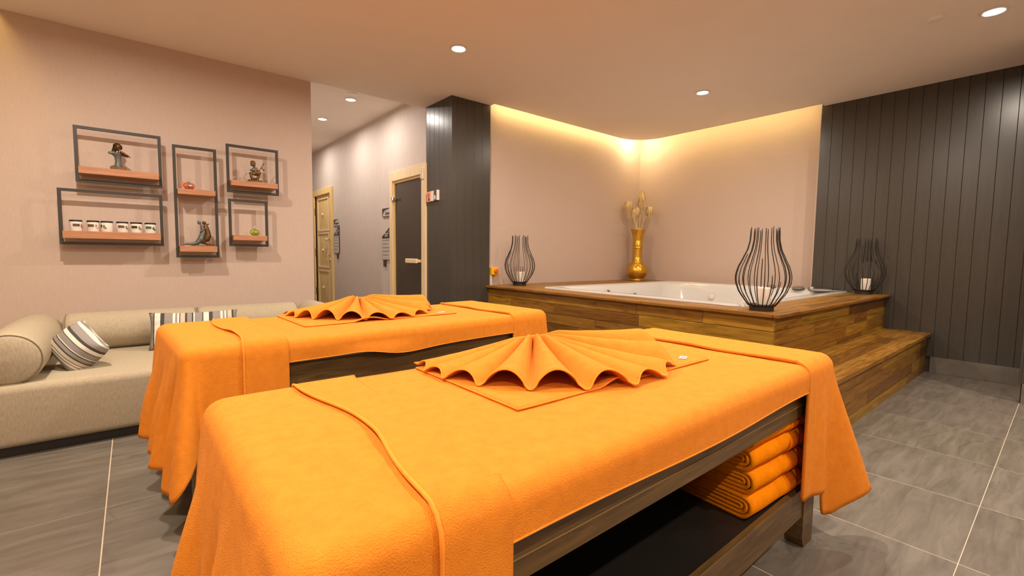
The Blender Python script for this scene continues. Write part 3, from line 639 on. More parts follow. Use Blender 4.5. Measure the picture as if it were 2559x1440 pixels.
# ------------------------------------------------------------------ sofa
SF, SZ = 3.46, .385
sofa = thing('sofa', 'low beige linen daybed sofa along the wall under the shelves', 'sofa', (.3, 4.15, 0))
def cushbox(x0, x1, y0, y1, z0, z1, rad, n=6, puff=.0):
    """rounded box: offset of an inner box by rad"""
    mb = MB(); P = []
    def ring(hx_, hy_, rc, z): return [(c[0]+(x0+x1)/2, c[1]+(y0+y1)/2, z) for c in rr(hx_, hy_, rc, 0, 6)]
    hx_, hy_ = (x1-x0)/2, (y1-y0)/2
    P.append(ring(hx_-rad, hy_-rad, .004, z0))
    for k in range(n+1):
        a = pi/2*k/n; P.append(ring(hx_-rad*(1-math.sin(a)), hy_-rad*(1-math.sin(a)), max(.004, rad*math.sin(a)), z0+rad*(1-math.cos(a))))
    for k in range(n+1):
        a = pi/2*k/n; P.append(ring(hx_-rad*(1-math.cos(a)), hy_-rad*(1-math.cos(a)), max(.004, rad*math.cos(a)), z1-rad*(1-math.sin(a))))
    mb.grid(P, closed_v=True); nb_ = len(P[0]); mb.f.append(tuple(range(nb_))); mb.f.append(tuple((len(P)-1)*nb_+k for k in range(nb_)))
    return mb
def loc_(mb, o):
    mb.v = [(a-o[0], b-o[1], c-o[2]) for a, b, c in mb.v]; return mb
obj('base', loc_(cushbox(-1.35, 1.40, SF, 4.90, .05, SZ, .045), (.3, 4.15, 0)), M_sofa, sofa, smooth=True)
obj('plinth', loc_(MB().box(-1.32, 1.37, SF+.035, 4.88, 0, .06), (.3, 4.15, 0)), M_black, sofa)
def bolster(name, p0, p1, rad, label, mat=M_sofa):
    p0, p1 = Vector(p0), Vector(p1); L = (p1-p0).length; d = (p1-p0).normalized()
    t_ = thing(name, label, 'bolster', p0, math.atan2(d.y, d.x), 'beige bolsters of the daybed sofa')
    prof = [(.001, -.022), (rad*.5, -.018), (rad*.82, -.006), (rad*.95, .008), (rad, .03)]
    prof2 = [(rad*1.0, L*.1), (rad*1.012, L*.5), (rad*1.0, L*.9)]+[(a, L-z) for a, z in prof[::-1]]
    mb = MB(); P = [[(z, a*math.cos(2*pi*k/36), a*math.sin(2*pi*k/36)) for k in range(36)] for a, z in prof+prof2]
    mb.grid(P, closed_v=True); obj('cushion', mb, mat, t_, smooth=True)
    for z in (.004, L-.004):
        mb = MB(); mb.tube([(z, rad*.93*math.cos(2*pi*k/40), rad*.93*math.sin(2*pi*k/40)) for k in range(41)], .0028, 6, False); obj('seam', mb, M_pipe, t_, smooth=True)
    return t_
bolster('bolster', (-.525, 3.50, SZ+.128), (-.525, 4.50, SZ+.165), .142, 'round beige arm bolster at the left front of the sofa')
bolster('bolster', (-.375, 4.44, SZ+.128), (.375, 4.44, SZ+.128), .136, 'long beige back bolster behind the striped cushions')
bolster('bolster', (.385, 4.44, SZ+.128), (1.12, 4.44, SZ+.128), .136, 'beige back bolster at the right end against the wall')
bolster('bolster', (1.27, 3.75, SZ+.135), (1.27, 4.55, SZ+.145), .130, 'pale arm bolster at the far right end of the sofa')
def pillow(name, w_, h_, th, mat, label, M4, gather=0):
    n, m = 28, 22; mb = MB()
    for sgn in (1, -1):
        P = []
        for i in range(n+1):
            row = []
            for j in range(m+1):
                a, b = -1+2*i/n, -1+2*j/m
                px = a*w_/2*(1-.07*(1-b*b)*0-.05*(1-abs(b)**2)*abs(a)**3); pz = b*h_/2*(1-.10*(1-abs(a)**2)*abs(b)**3)
                e = max(0, (1-abs(a)**3.0))**.55*max(0, (1-abs(b)**3.0))**.55
                wr_ = .006*math.sin(b*16+a*3)*max(0, (abs(a)-.55))*2 if gather else 0
                row.append((px, sgn*(th/2*e+.001)+wr_*e**.3, pz))
            P.append(row)
        mb.grid(P, flip=(sgn < 0))
    me = mb.mesh(name, True)
    import bmesh
    bm = bmesh.new(); bm.from_mesh(me); bmesh.ops.remove_doubles(bm, verts=bm.verts, dist=.0025); bmesh.ops.recalc_face_normals(bm, faces=bm.faces); bm.to_mesh(me); bm.free()
    me.polygons.foreach_set('use_smooth', [True]*len(me.polygons)); me.materials.append(mat)
    o = bpy.data.objects.new(name, me); COL.objects.link(o); o.matrix_world = M4; return tag(o, label, 'cushion', 'striped cushions on the sofa')
# striped cushions
Ms1 = striped('stripes_along', 2, 5.6); Ms2 = striped('stripes_across', 0, 3.4)
m4 = Matrix.Translation((-.272, 3.80, SZ+.118)) @ Matrix.Rotation(math.radians(-38), 4, 'Z') @ Matrix.Rotation(math.radians(-28), 4, 'X') @ Matrix.Rotation(math.radians(38), 4, 'Y')
pillow('striped_cushion', .275, .24, .20, Ms1, 'square grey and white striped cushion tilted against the left arm bolster', m4)
m4 = Matrix.Translation((.345, 4.14, SZ+.130)) @ Matrix.Rotation(math.radians(-7), 4, 'Z') @ Matrix.Rotation(math.radians(-24), 4, 'X')
pillow('striped_cushion', .55, .28, .12, Ms2, 'long grey and white striped lumbar cushion half hidden by the far massage table', m4, 1)

# ------------------------------------------------------------------ wall shelves
FYW = 4.80
def frame_shelf(x0, x1, z0, z1, boards_, label):
    t = thing('box_shelf', label, 'wall shelf', ((x0+x1)/2, FYW, z0), 0, 'dark framed wall shelves')
    cx_ = (x0+x1)/2; b = .021; hw = (x1-x0)/2; hh = z1-z0; y0_, y1_ = 0, .020
    mb = MB(); mb.box(-hw, -hw+b, y0_, y1_, 0, hh); mb.box(hw-b, hw, y0_, y1_, 0, hh); mb.box(-hw+b, hw-b, y0_, y1_, 0, b); mb.box(-hw+b, hw-b, y0_, y1_, hh-b, hh)
    obj('frame', mb, M_frame, t)
    for (zb, zt_) in boards_:
        o = obj('shelf_board', MB().box(-hw+b+.001, hw-b-.001, -.065, .119, zb-z0, zt_-z0, .0015), M_shelfw, t)
    return t
frame_shelf(-.307, .215, 1.606, 2.024, [(1.664, 1.716)], 'wide dark frame shelf at the top left holding the violinist figurine')
frame_shelf(-.412, .210, 1.132, 1.550, [(1.178, 1.233)], 'widest dark frame shelf at the lower left holding six white jars')
frame_shelf(.289, .598, 1.037, 1.975, [(1.566, 1.611), (1.087, 1.136)], 'tall narrow dark frame shelf in the middle with two wooden boards')
frame_shelf(.673, 1.092, 1.620, 2.041, [(1.676, 1.723)], 'dark frame shelf at the top right holding the lute player figurine')
frame_shelf(.678, .993, 1.141, 1.562, [(1.194, 1.240)], 'smallest dark frame shelf at the lower right holding a green bottle')
# jars
JZ = 1.2332
jars = [(-.318, M_brown, M_redp, 'white cosmetic jar with red fruit print, leftmost on the lower shelf', .012),
        (-.221, M_brown, M_oran, 'white cosmetic jar with orange fruit print, second from the left', 0),
        (-.142, M_ink, M_olive, 'white cosmetic jar turned so its dark label shows only at the edge', -.022),
        (-.050, M_brown, M_olive, 'white cosmetic jar with centred brown label, fourth from the left', .004),
        (.035, M_ink, M_olive, 'white cosmetic jar with blackish label, second from the right', 0),
        (.124, M_green, M_green, 'white cosmetic jar with green label, rightmost on the lower shelf', .0)]
for x, ml, mf, lb, off in jars:
    t = thing('cosmetic_jar', lb, 'jar', (x, 4.785, JZ), 0, 'white cosmetic jars')
    mb = MB(); mb.lathe([(.034, 0), (.036, .003), (.0365, .070), (.034, .073)], 28); obj('jar_body', mb, M_jar, t, auto=35)
    mb = MB(); mb.lathe([(.0375, .071), (.0375, .081), (.036, .083), (.001, .083)], 28); obj('lid', mb, M_lid, t, auto=35)
    def patch(nm, a0, a1, z0, z1, mat, R_=.0372):
        mb = MB(); P = [[(R_*math.sin(a0+(a1-a0)*i/6), -R_*math.cos(a0+(a1-a0)*i/6), z0+(z1-z0)*j) for j in (0, 1)] for i in range(7)]; mb.grid(P); return obj(nm, mb, mat, t)
    s = off/.036
    patch('label', -.95+s*1.6, .15+s*1.6, .034, .054, ml); patch('caption', -.75+s*1.6, .0+s*1.6, .024, .028, M_lint)
    for q, (da, dz, rr_) in enumerate(((.55, .036, .010), (.75, .028, .009), (.50, .047, .006))):
        a = da+s*1.6; mb = MB(); mb.ell((.0368*math.sin(a), -.0368*math.cos(a), dz), (rr_, .0015, rr_*.7), Matrix.Rotation(a, 3, 'Z')); obj('fruit_print', mb, mf if q < 2 else M_green, t)
# bottles
def bottle(x, z, mat, label, rnd):
    t = thing('perfume_bottle', label, 'bottle', (x, 4.785, z))
    mb = MB(); mb.ell((-.014, 0, .030), (.026, .016, .028)); mb.ell((.016, 0, .028), (.026, .016, .027)); mb.ell((0, 0, .016), (.028, .014, .016)); o = obj('bottle_body', mb, mat, t, smooth=True)
    mb = MB(); mb.ell((.008, -.018, .030), (.016, .008, .013)); obj('metal_heart', mb, M_chrome, t, smooth=True)
    mb = MB(); mb.lathe([(.008, .05), (.007, .066), (.011, .068), (.012, .085), (.006, .092), (.001, .092)], 14); obj('stopper', mb, M_gclr, t, smooth=True)
    return t
bt = bottle(.393, 1.6115, M_gred, 'small red heart shaped perfume bottle on the upper board of the tall shelf', 1)
mb = MB(); mb.add([(-.035, 0, .03), (-.055, .002, .05), (-.050, 0, .02), (-.03, 0, .045), (-.04, .003, .065)], [(0, 1, 2), (3, 4, 1, 0)]); obj('red_ribbon', solid(obj('red_ribbon', mb, M_red, bt), .002).data, None, bt); bpy.data.objects.remove([c for c in bt.children if c.name.startswith('red_ribbon')][0])
bt = bottle(.877, 1.2405, M_ggrn, 'small lime green perfume bottle on the lowest right shelf', 2)
mb = MB(); mb.tube([(.02, -.02, .05), (.035, -.02, .03), (.045, -.018, .010)], .0015, 6); obj('red_cord', mb, M_red, bt, smooth=True)

# figurines (sculpted solids fused by voxel remesh)
def fuse(o, v=.003):
    m = o.modifiers.new('fuse', 'REMESH'); m.mode = 'VOXEL'; m.voxel_size = v; m.use_smooth_shade = True
    s_ = o.modifiers.new('soft', 'SMOOTH'); s_.factor = .6; s_.iterations = 3
    return o
def rotm(ax, d): return Matrix.Rotation(math.radians(d), 3, ax)
t = thing('violinist_figurine', 'bronze bust of a long haired woman playing the violin on a block base', 'figurine', (-.058, 4.785, 1.7165))
obj('base', MB().box(-.047, .047, -.030, .030, 0, .022, .002), M_bronze, t)
mb = MB(); mb.tube([(0, 0, .018), (0, 0, .035), (.001, 0, .07), (.0, 0, .10), (-.004, 0, .128)], [.030, .022, .018, .021, .033], 14); mb.tube([(-.004, 0, .12), (-.028, 0, .128), (-.056, -.004, .127)], [.02, .016, .007], 10); mb.ell((.016, 0, .125), (.022, .018, .014))
fuse(obj('bodice', mb, M_patina, t))
mb = MB(); mb.tube([(-.002, 0, .125), (-.001, 0, .15)], [.015, .010], 10); mb.ell((.006, -.006, .175), (.019, .020, .026), rotm('Y', 12)); mb.ell((.012, -.026, .172), (.004, .006, .006)); mb.ell((.012, -.016, .158), (.010, .010, .007))
fuse(obj('head', mb, M_bronze, t), .0025)
mb = MB(); mb.ell((.0, .006, .185), (.027, .024, .024)); mb.ell((-.014, .006, .165), (.014, .018, .030)); mb.tube([(-.016, .004, .17), (-.026, .002, .14), (-.03, 0, .125)], [.013, .011, .004], 8); mb.ell((.020, .004, .178), (.011, .016, .020))
fuse(obj('hair', mb, plain('dark_bronze', (.05, .025, .012), .4, .7), t), .0025)
mb = MB(); mb.ell((.034, -.022, .130), (.026, .012, .009), rotm('Y', 32)); mb.ell((.054, -.026, .117), (.020, .010, .008), rotm('Y', 32)); mb.tube([(.06, -.028, .112), (.078, -.032, .100)], [.007, .003], 8); mb.tube([(.02, -.004, .128), (.044, -.014, .112), (.062, -.024, .106)], [.010, .008, .006], 8)
fuse(obj('violin', mb, plain('red_bronze', (.13, .045, .018), .35, .6), t), .0025)
t = thing('lute_player_figurine', 'bronze abstract figurine playing a long necked lute, with a blue patina chest', 'figurine', (.890, 4.785, 1.7235))
obj('base', MB().box(-.055, .055, -.030, .030, 0, .020, .002), M_bronze, t)
mb = MB(); mb.ell((0, 0, .028), (.034, .02, .012))
for a in range(24):
    b = 2*pi*a/24; mb.ell((.030*math.cos(b), 0, .058+.030*math.sin(b)), (.012, .014, .012), n=10, m=6)
mb.ell((.012, -.004, .082), (.034, .016, .020), rotm('Y', -20)); mb.ell((-.034, -.002, .080), (.016, .010, .010), rotm('Y', -30))
fuse(obj('body', mb, M_bronze, t))
mb = MB(); mb.ell((-.004, -.004, .112), (.024, .016, .020)); mb.tube([(0, 0, .115), (.018, 0, .128), (.026, 0, .134)], [.016, .010, .003], 8); mb.tube([(-.01, 0, .108), (-.028, 0, .106), (-.042, 0, .108)], [.012, .010, .005], 8)
fuse(obj('chest', mb, M_patina, t))
mb = MB(); mb.tube([(-.002, 0, .125), (-.004, 0, .15)], [.009, .010], 8); mb.box(-.032, .008, -.014, .014, .145, .185, .006); mb.ell((-.012, 0, .184), (.020, .014, .010))
fuse(obj('head', mb, M_bronze, t), .0025)
mb = MB(); mb.ell((.024, -.010, .088), (.026, .010, .026)); mb.tube([(.03, -.010, .10), (.054, -.012, .140), (.072, -.012, .172)], .004, 8); mb.ell((.072, -.012, .172), (.006, .005, .012), rotm('Y', 30)); mb.tube([(.052, -.010, .142), (.066, -.008, .122), (.074, -.006, .114), (.082, -.006, .126)], [.004, .005, .006, .004], 8)
fuse(obj('lute', mb, plain('lute_bronze', (.14, .06, .025), .35, .6), t), .0025)
t = thing('couple_figurine', 'bronze figurine of an embracing kneeling couple with outstretched legs', 'figurine', (.455, 4.785, 1.1365))
obj('base', MB().box(-.06, .055, -.025, .025, 0, .008, .002), plain('base_brown', (.20, .09, .04), .5), t)
mb = MB(); mb.tube([(-.125, 0, .006), (-.10, 0, .016), (-.06, 0, .018), (-.02, 0, .026), (.008, 0, .06), (.022, 0, .10), (.026, 0, .13), (.022, 0, .16), (.016, 0, .185)], [.003, .007, .012, .019, .025, .022, .019, .016, .009], 12); mb.ell((.0, -.002, .20), (.014, .013, .017), rotm('Y', -30)); mb.tube([(.012, 0, .168), (.03, -.01, .15), (.034, -.012, .12)], [.008, .007, .006], 8)
fuse(obj('front_figure', mb, M_patina, t), .0028)
mb = MB(); mb.tube([(.13, 0, .008), (.10, 0, .014), (.06, 0, .016), (.02, 0, .030), (.050, 0, .06), (.060, 0, .09), (.056, 0, .13), (.048, 0, .165), (.042, 0, .185)], [.003, .006, .011, .020, .027, .026, .021, .018, .009], 12); mb.ell((.036, 0, .20), (.016, .014, .015)); mb.tube([(.048, 0, .17), (.06, -.006, .19), (.074, -.006, .192)], [.008, .006, .004], 8); mb.tube([(.05, -.01, .16), (.02, -.018, .13), (.0, -.018, .12)], [.008, .007, .006], 8)
fuse(obj('rear_figure', mb, M_bronze, t), .0028)

# ------------------------------------------------------------------ massage tables
TT = .715               # padded top height before linens
def table(org, rz, L, W, label, far=False):
    t = thing('massage_table', label, 'massage table', (*org, 0), rz, 'wooden massage tables')
    obj('mattress', cushbox(0, L, 0, W, .615, TT, .035), M_vinyl, t, smooth=True); L = L-.045
    lx = (.03, L-.115)
    for y0_, y1_ in ((.025, .09), (W-.09, W-.025)):
        for x in lx:
            mb = MB(); poly = [(x, 0), (x+.106, 0), (x+.106, .612), (x, .612)]
            if x > 1: poly = [(x, .04), (x+.02, .004), (x+.035, 0), (x+.106, 0), (x+.106, .612), (x, .612)]
            mb.prism(poly, y0_, y1_, 1); lg = obj('leg', mb, M_wal, t)
            ys = y0_-.0015 if y0_ < .3 else y1_+.0015
            mb = MB(); mb.lathe([(.008, 0), (.008, .003), (.005, .0045), (.001, .0045)], 12); obj('screw_cap', mb, M_chrome, lg, (x+.053, ys, .23), (pi/2 if y0_ < .3 else -pi/2, 0, 0))
    for y0_, y1_ in ((.030, .052), (W-.052, W-.030)):
        obj('side_rail', MB().box(.135, L-.117, y0_, y1_, .44 if far else .527, .6145, .0015), M_wal, t)
        obj('lower_rail', MB().box(.135, L-.117, y0_, y1_, .128, .242, .0015), M_wal, t)
    for y0_ in (() if far else (.0285,)): obj('rail_bead', MB().box(.135, L-.117, y0_, y0_+.003, .571, .573), M_olivew, t)
    obj('shelf', MB().box(.09, L-.095, .052, W-.052, .215, .235), M_black, t)
    for x in (.055, L-.085): obj('end_panel', MB().box(x, x+.02, .09, W-.09, .128, .6145), M_black, t)
    obj('back_panel', MB().box(.14, L-.12, W-.075, W-.06, .235, .6), M_black, t)
    return t
NEAR = ((.125, .548), math.radians(.3), 1.945, .815); FAR = ((.125, 2.075), math.radians(3.3), 1.985, .82)
table(*NEAR, 'nearest wooden massage table, dark frame with folded towels on its lower shelf')
table(*FAR, 'wooden massage table standing between the near table and the sofa', True)

def sm(a, b, x): x = max(0, min(1, (x-a)/(b-a))); return x*x*(3-2*x)
def drape(t, name, x0, x1, W, top, r_, ends, hem, flare, wave, mat, th=.007, nx=40, ny=22, nh=16, shear=0, noback=False):
    """towel over the table: flat grid between two long sides, rounded edge, then hanging skirt.
    ends: 'L','R' or '' = which short end also hangs. hem(p)->height of the hem above floor; p runs along the edge path."""
    ya, yb = r_, W-(r_ if not noback else .022)
    xs = [x0+(x1-x0)*i/nx for i in range(nx+1)]
    if 'L' in ends: xs = [max(x, x0+r_) for x in xs]
    if 'R' in ends: xs = [min(x, x1-r_) for x in xs]
    xs = sorted(set(round(x, 5) for x in xs)); ys = [ya+(yb-ya)*j/ny for j in range(ny+1)]
    mb = MB()
    def wob(x, y): return .0016*noise.noise(Vector((x*5, y*5, top*9)))+.0007*noise.noise(Vector((x*23, y*23, 1)))
    mb.grid([[(x, y, top+wob(x, y)) for y in ys] for x in xs])
    def skirt_(path):          # path: list of (x, y, nx, ny, s)
        P = []
        for (x, y, ax, ay, s) in path:
            row = []; zh = hem(x, y, ax, ay, s); fl = flare(s); arc = 7
            for k in range(arc):
                a = pi/2*k/(arc-1)
                q = wob(x, y)*(1-k/(arc-1)); row.append((x+ax*r_*math.sin(a), y+ay*r_*math.sin(a), top+q-r_*(1-math.cos(a))))
            zt_ = top-r_
            for k in range(1, nh+1):
                h = (zt_-zh)*k/nh; off = fl*h+wave(s, h); row.append((x+ax*(r_+off), y+ay*(r_+off), zt_-h))
            P.append(row)
        mb.grid(P)
    xsf = xs; front = [(x, ya, 0, -1) for x in xsf]; back = [(x, yb, 0, 1) for x in xsf]
    def fan(cx_, cy_, a0, a1, n=18): return [(cx_, cy_, math.cos(a0+(a1-a0)*k/n), math.sin(a0+(a1-a0)*k/n)) for k in range(1, n)]
    if ends == 'L': path = front[::-1]+fan(xs[0], ya, 1.5*pi, pi)+[(xs[0], y, -1, 0) for y in ys]+fan(xs[0], yb, pi, pi/2)+back
    elif ends == 'R': path = front+fan(xs[-1], ya, -pi/2, 0)+[(xs[-1], y, 1, 0) for y in ys]+fan(xs[-1], yb, 0, pi/2)+back[::-1]
    else: path = None
    if path:
        # arc parameter: accumulate by distance plus angle
        out = []; s = 0; prev = None
        for p in path:
            if prev: s += math.hypot(p[0]-prev[0], p[1]-prev[1])+.09*math.acos(max(-1, min(1, p[2]*prev[2]+p[3]*prev[3])))
            out.append((*p, s)); prev = p
        skirt_(out)
    else:
        for side in ((front,) if noback else (front, back)): skirt_([(*p, p[0]) for p in side])
    if shear: mb.v = [(x+shear*(y/W)*((x-x0)/(x1-x0) if 'L' in ends else (x1-x)/(x1-x0)), y, z_) for x, y, z_ in mb.v]
    me = mb.mesh(name, True)
    import bmesh
    bm = bmesh.new(); bm.from_mesh(me); bmesh.ops.remove_doubles(bm, verts=bm.verts, dist=.0008); bmesh.ops.recalc_face_normals(bm, faces=bm.faces); bm.to_mesh(me); bm.free()
    me.polygons.foreach_set('use_smooth', [True]*len(me.polygons)); me.materials.append(mat)
    o = bpy.data.objects.new(name, me); COL.objects.link(o); o.parent = t; solid(o, th, 0); return o

def hemtube(t, pts, rad=.0045, mat=None, name='hem_tape'):
    mb = MB(); mb.tube(pts, rad, 8); return obj(name, mb, mat or M_hem, t, smooth=True)

def linens(cfg, far):
    (ox, oy), rz, L, W = cfg; loc = (ox, oy, 0); who = 'the far massage table' if far else 'the near massage table'
    # fitted sheet
    t = thing('terry_cover', 'orange terry cover stretched over '+who, 'towel', loc, rz)
    def hem0(x, y, ax, ay, s):
        z = (.613 if far else .628)+.004*math.sin(x*5)
        if far and ay < 0: z += .012*sm(.9, .5, x)+.016*math.exp(-((x-.72)/.12)**2)-.010*math.exp(-((x-.95)/.15)**2)
        if not far and ay < 0: z += .004*sm(.9, .4, x)
        return z
    def wav0(s, h): return (.012*math.exp(-((s-(.75))/.14)**2)*sm(0, .06, h)+.008*math.sin(s*9)*sm(0, .08, h)*(1 if s < 1.0 else .15)) if far else .0025*math.sin(s*7)*sm(0, .06, h)
    x0_, x1_ = .27, L-.10
    o = drape(t, 'cover_cloth', x0_, x1_, W, TT+.006, .038, '', hem0, lambda s: 0.0, wav0, M_terry, .006, noback=not far)
    pts = []
    for i in range(41):
        x = x0_+(x1_-x0_)*i/40; z = hem0(x, 0, 0, -1, 0); pts.append((x, -wav0(x, TT+.006-.038-z)-.003, z))
    hemtube(t, pts, .0022)
    # left end towel, hanging over the end
    t = thing('bath_towel', 'orange bath towel hanging over the left end of '+who, 'towel', loc, rz, 'end towels')
    xe = .37 if far else .325; r_ = .042; SH = .03 if far else .05
    arcL = xe-r_        # path length on the front before the corner (starts at xe)
    c0, c1 = arcL, arcL+.09*pi/2; e1 = c1+(W-2*r_)
    def hemL(x, y, ax, ay, s):
        mid = (c0+c1)/2; base = .482 if far else .40
        low = .200 if far else .10; endz = .245 if far else .09
        if s <= mid: z = base-(base-low)*sm(c0-.045, mid-.01, s)
        else: z = low+(endz-low)*sm(mid, c1+.12, s)
        z += .012*math.sin(s*11)*sm(c1, c1+.1, s)
        if s > e1: z = endz+(.36-endz)*sm(e1, e1+.15, s)
        return max(.05, z)
    def flL(s):
        mid = (c0+c1)/2
        return .13*sm(c0-.02, c0+.03, s)*sm(e1+.14, e1+.05, s)+.16*math.exp(-((s-mid+.03)/.028)**2)+.12*math.exp(-((s-c0+.012)/.013)**2)-.10*math.exp(-((s-c1-.035)/.03)**2)+.10*math.exp(-((s-c1-.12)/.04)**2)
    def wavL(s, h): return (.020*math.sin(s*19+.5)+.012*math.sin(s*43))*sm(.03, .35, h)*(1 if s > c0 else .12)
    drape(t, 'towel_cloth', 0, xe, W, TT+.013, r_, 'L', hemL, flL, wavL, M_terry, .007, nx=40, ny=60, nh=26, shear=SH)
    # folded-back top layer (band) of that towel
    xb0 = .190 if not far else .205
    def curve(y): return (.030*math.sin((y/W)*pi*1.2+.3)-.012*math.sin(y/W*9)) if not far else .018*math.sin(y/W*7)
    mb = MB(); P = []; n = 18; ysn = 46
    rr_ = r_+.006; top = TT+.021; zend = (.482 if far else .40)+.004
    def edgepath(k):       # parameter across width then hanging down front and back
        q = k/ysn*1.0; tot_top = W-2*rr_; hang = top-rr_-zend; L_ = hang+pi/2*rr_+tot_top+pi/2*rr_+.14; d = q*L_
        if d < hang: return (-.0065, zend+d)
        d -= hang
        if d < pi/2*rr_: a = d/rr_; return (rr_-(rr_+.0065)*math.cos(a), top-rr_+rr_*math.sin(a))
        d -= pi/2*rr_
        if d < tot_top: return (rr_+d, top)
        d -= tot_top
        if d < pi/2*rr_: a = d/rr_; return (W-rr_+(rr_+.0065)*math.sin(a), top-rr_+rr_*math.cos(a))
        d -= pi/2*rr_; return (W+.0065, top-rr_-d)
    ysn = 60
    for i in range(n+1):
        row = []
        for k in range(ysn+1):
            y, z = edgepath(k); x = xb0+curve(max(0, min(W, y)))+(xe+.004-xb0-curve(max(0, min(W, y))))*i/n
            lift = .006*math.exp(-((y-W*.36)/.07)**2)*max(0, 1-i/3) if z > top-.01 else 0
            row.append((x+SH*max(0, min(W, y))/W, y, z+lift+(.0012*noise.noise(Vector((x*9, y*9, 3)))) - (.012*sm(n-2, n, i) if z > top-.001 else 0)))
        P.append(row)
    mb.grid(P); o = obj('folded_band', mb, M_terry, t, smooth=True); solid(o, .008, 0)
    hemtube(t, [Vector(p)+Vector((-.001, -.003 if p[1] < rr_ else 0, .003)) for p in P[0]], .0040)
    # right end towel
    t = thing('bath_towel', 'orange bath towel hanging over the right end of '+who, 'towel', loc, rz, 'end towels')
    xs_ = L-.270 if not far else L-.305; q0 = L+.012-(r_+.004)-xs_; cc1 = q0+.09*pi/2; ee = cc1+W-2*r_
    def hemR(x, y, ax, ay, s):
        mid = (q0+cc1)/2
        if far: return .40-.05*sm(q0-.03, q0+.05, s)
        base = .248
        if s < q0-.055: z = base-.008
        elif s < mid: z = base-.008-.127*sm(q0-.055, q0-.015, s)+.085*sm(q0+.01, mid, s)
        else: z = .198+.11*sm(mid, cc1+.03, s)-.05*sm(cc1+.05, cc1+.4, s)
        return z-.006*math.sin(s*14)
    def flR(s):
        mid = (q0+cc1)/2
        if far: return .10*math.exp(-((s-cc1)/.1)**2)+.05*sm(q0, cc1, s)
        return .33*math.exp(-((s-mid-.005)/.034)**2)+.03*sm(q0-.16, q0-.08, s)+.10*math.exp(-((s-cc1-.12)/.05)**2)+.04*sm(cc1-.02, cc1+.05, s)
    def wavR(s, h): return (.004*math.sin(s*20)*sm(0, .2, h)) if far else (.012*math.cos((s-q0+.10)*32)*sm(.02, .35, h)*sm(q0-.25, q0-.1, s)*sm(q0+.02, q0-.04, s)+.006*math.sin(s*25)*sm(.05, .4, h))
    drape(t, 'towel_cloth', xs_, L+.012, W, TT+.016, r_+.004, 'R', hemR, flR, wavR, M_terry, .010, nx=40, ny=50, nh=26)
    ed_ = []
    for k in range(0, 61):
        y = r_+(W-2*r_)*k/60; ed_.append((xs_+.004*math.sin(y*13)+.002*math.sin(y*31), y, TT+.017+.002*math.sin(y*17)))
    hemtube(t, ed_, .0065, M_terry, 'rolled_edge')
linens(NEAR, False); linens(FAR, True)

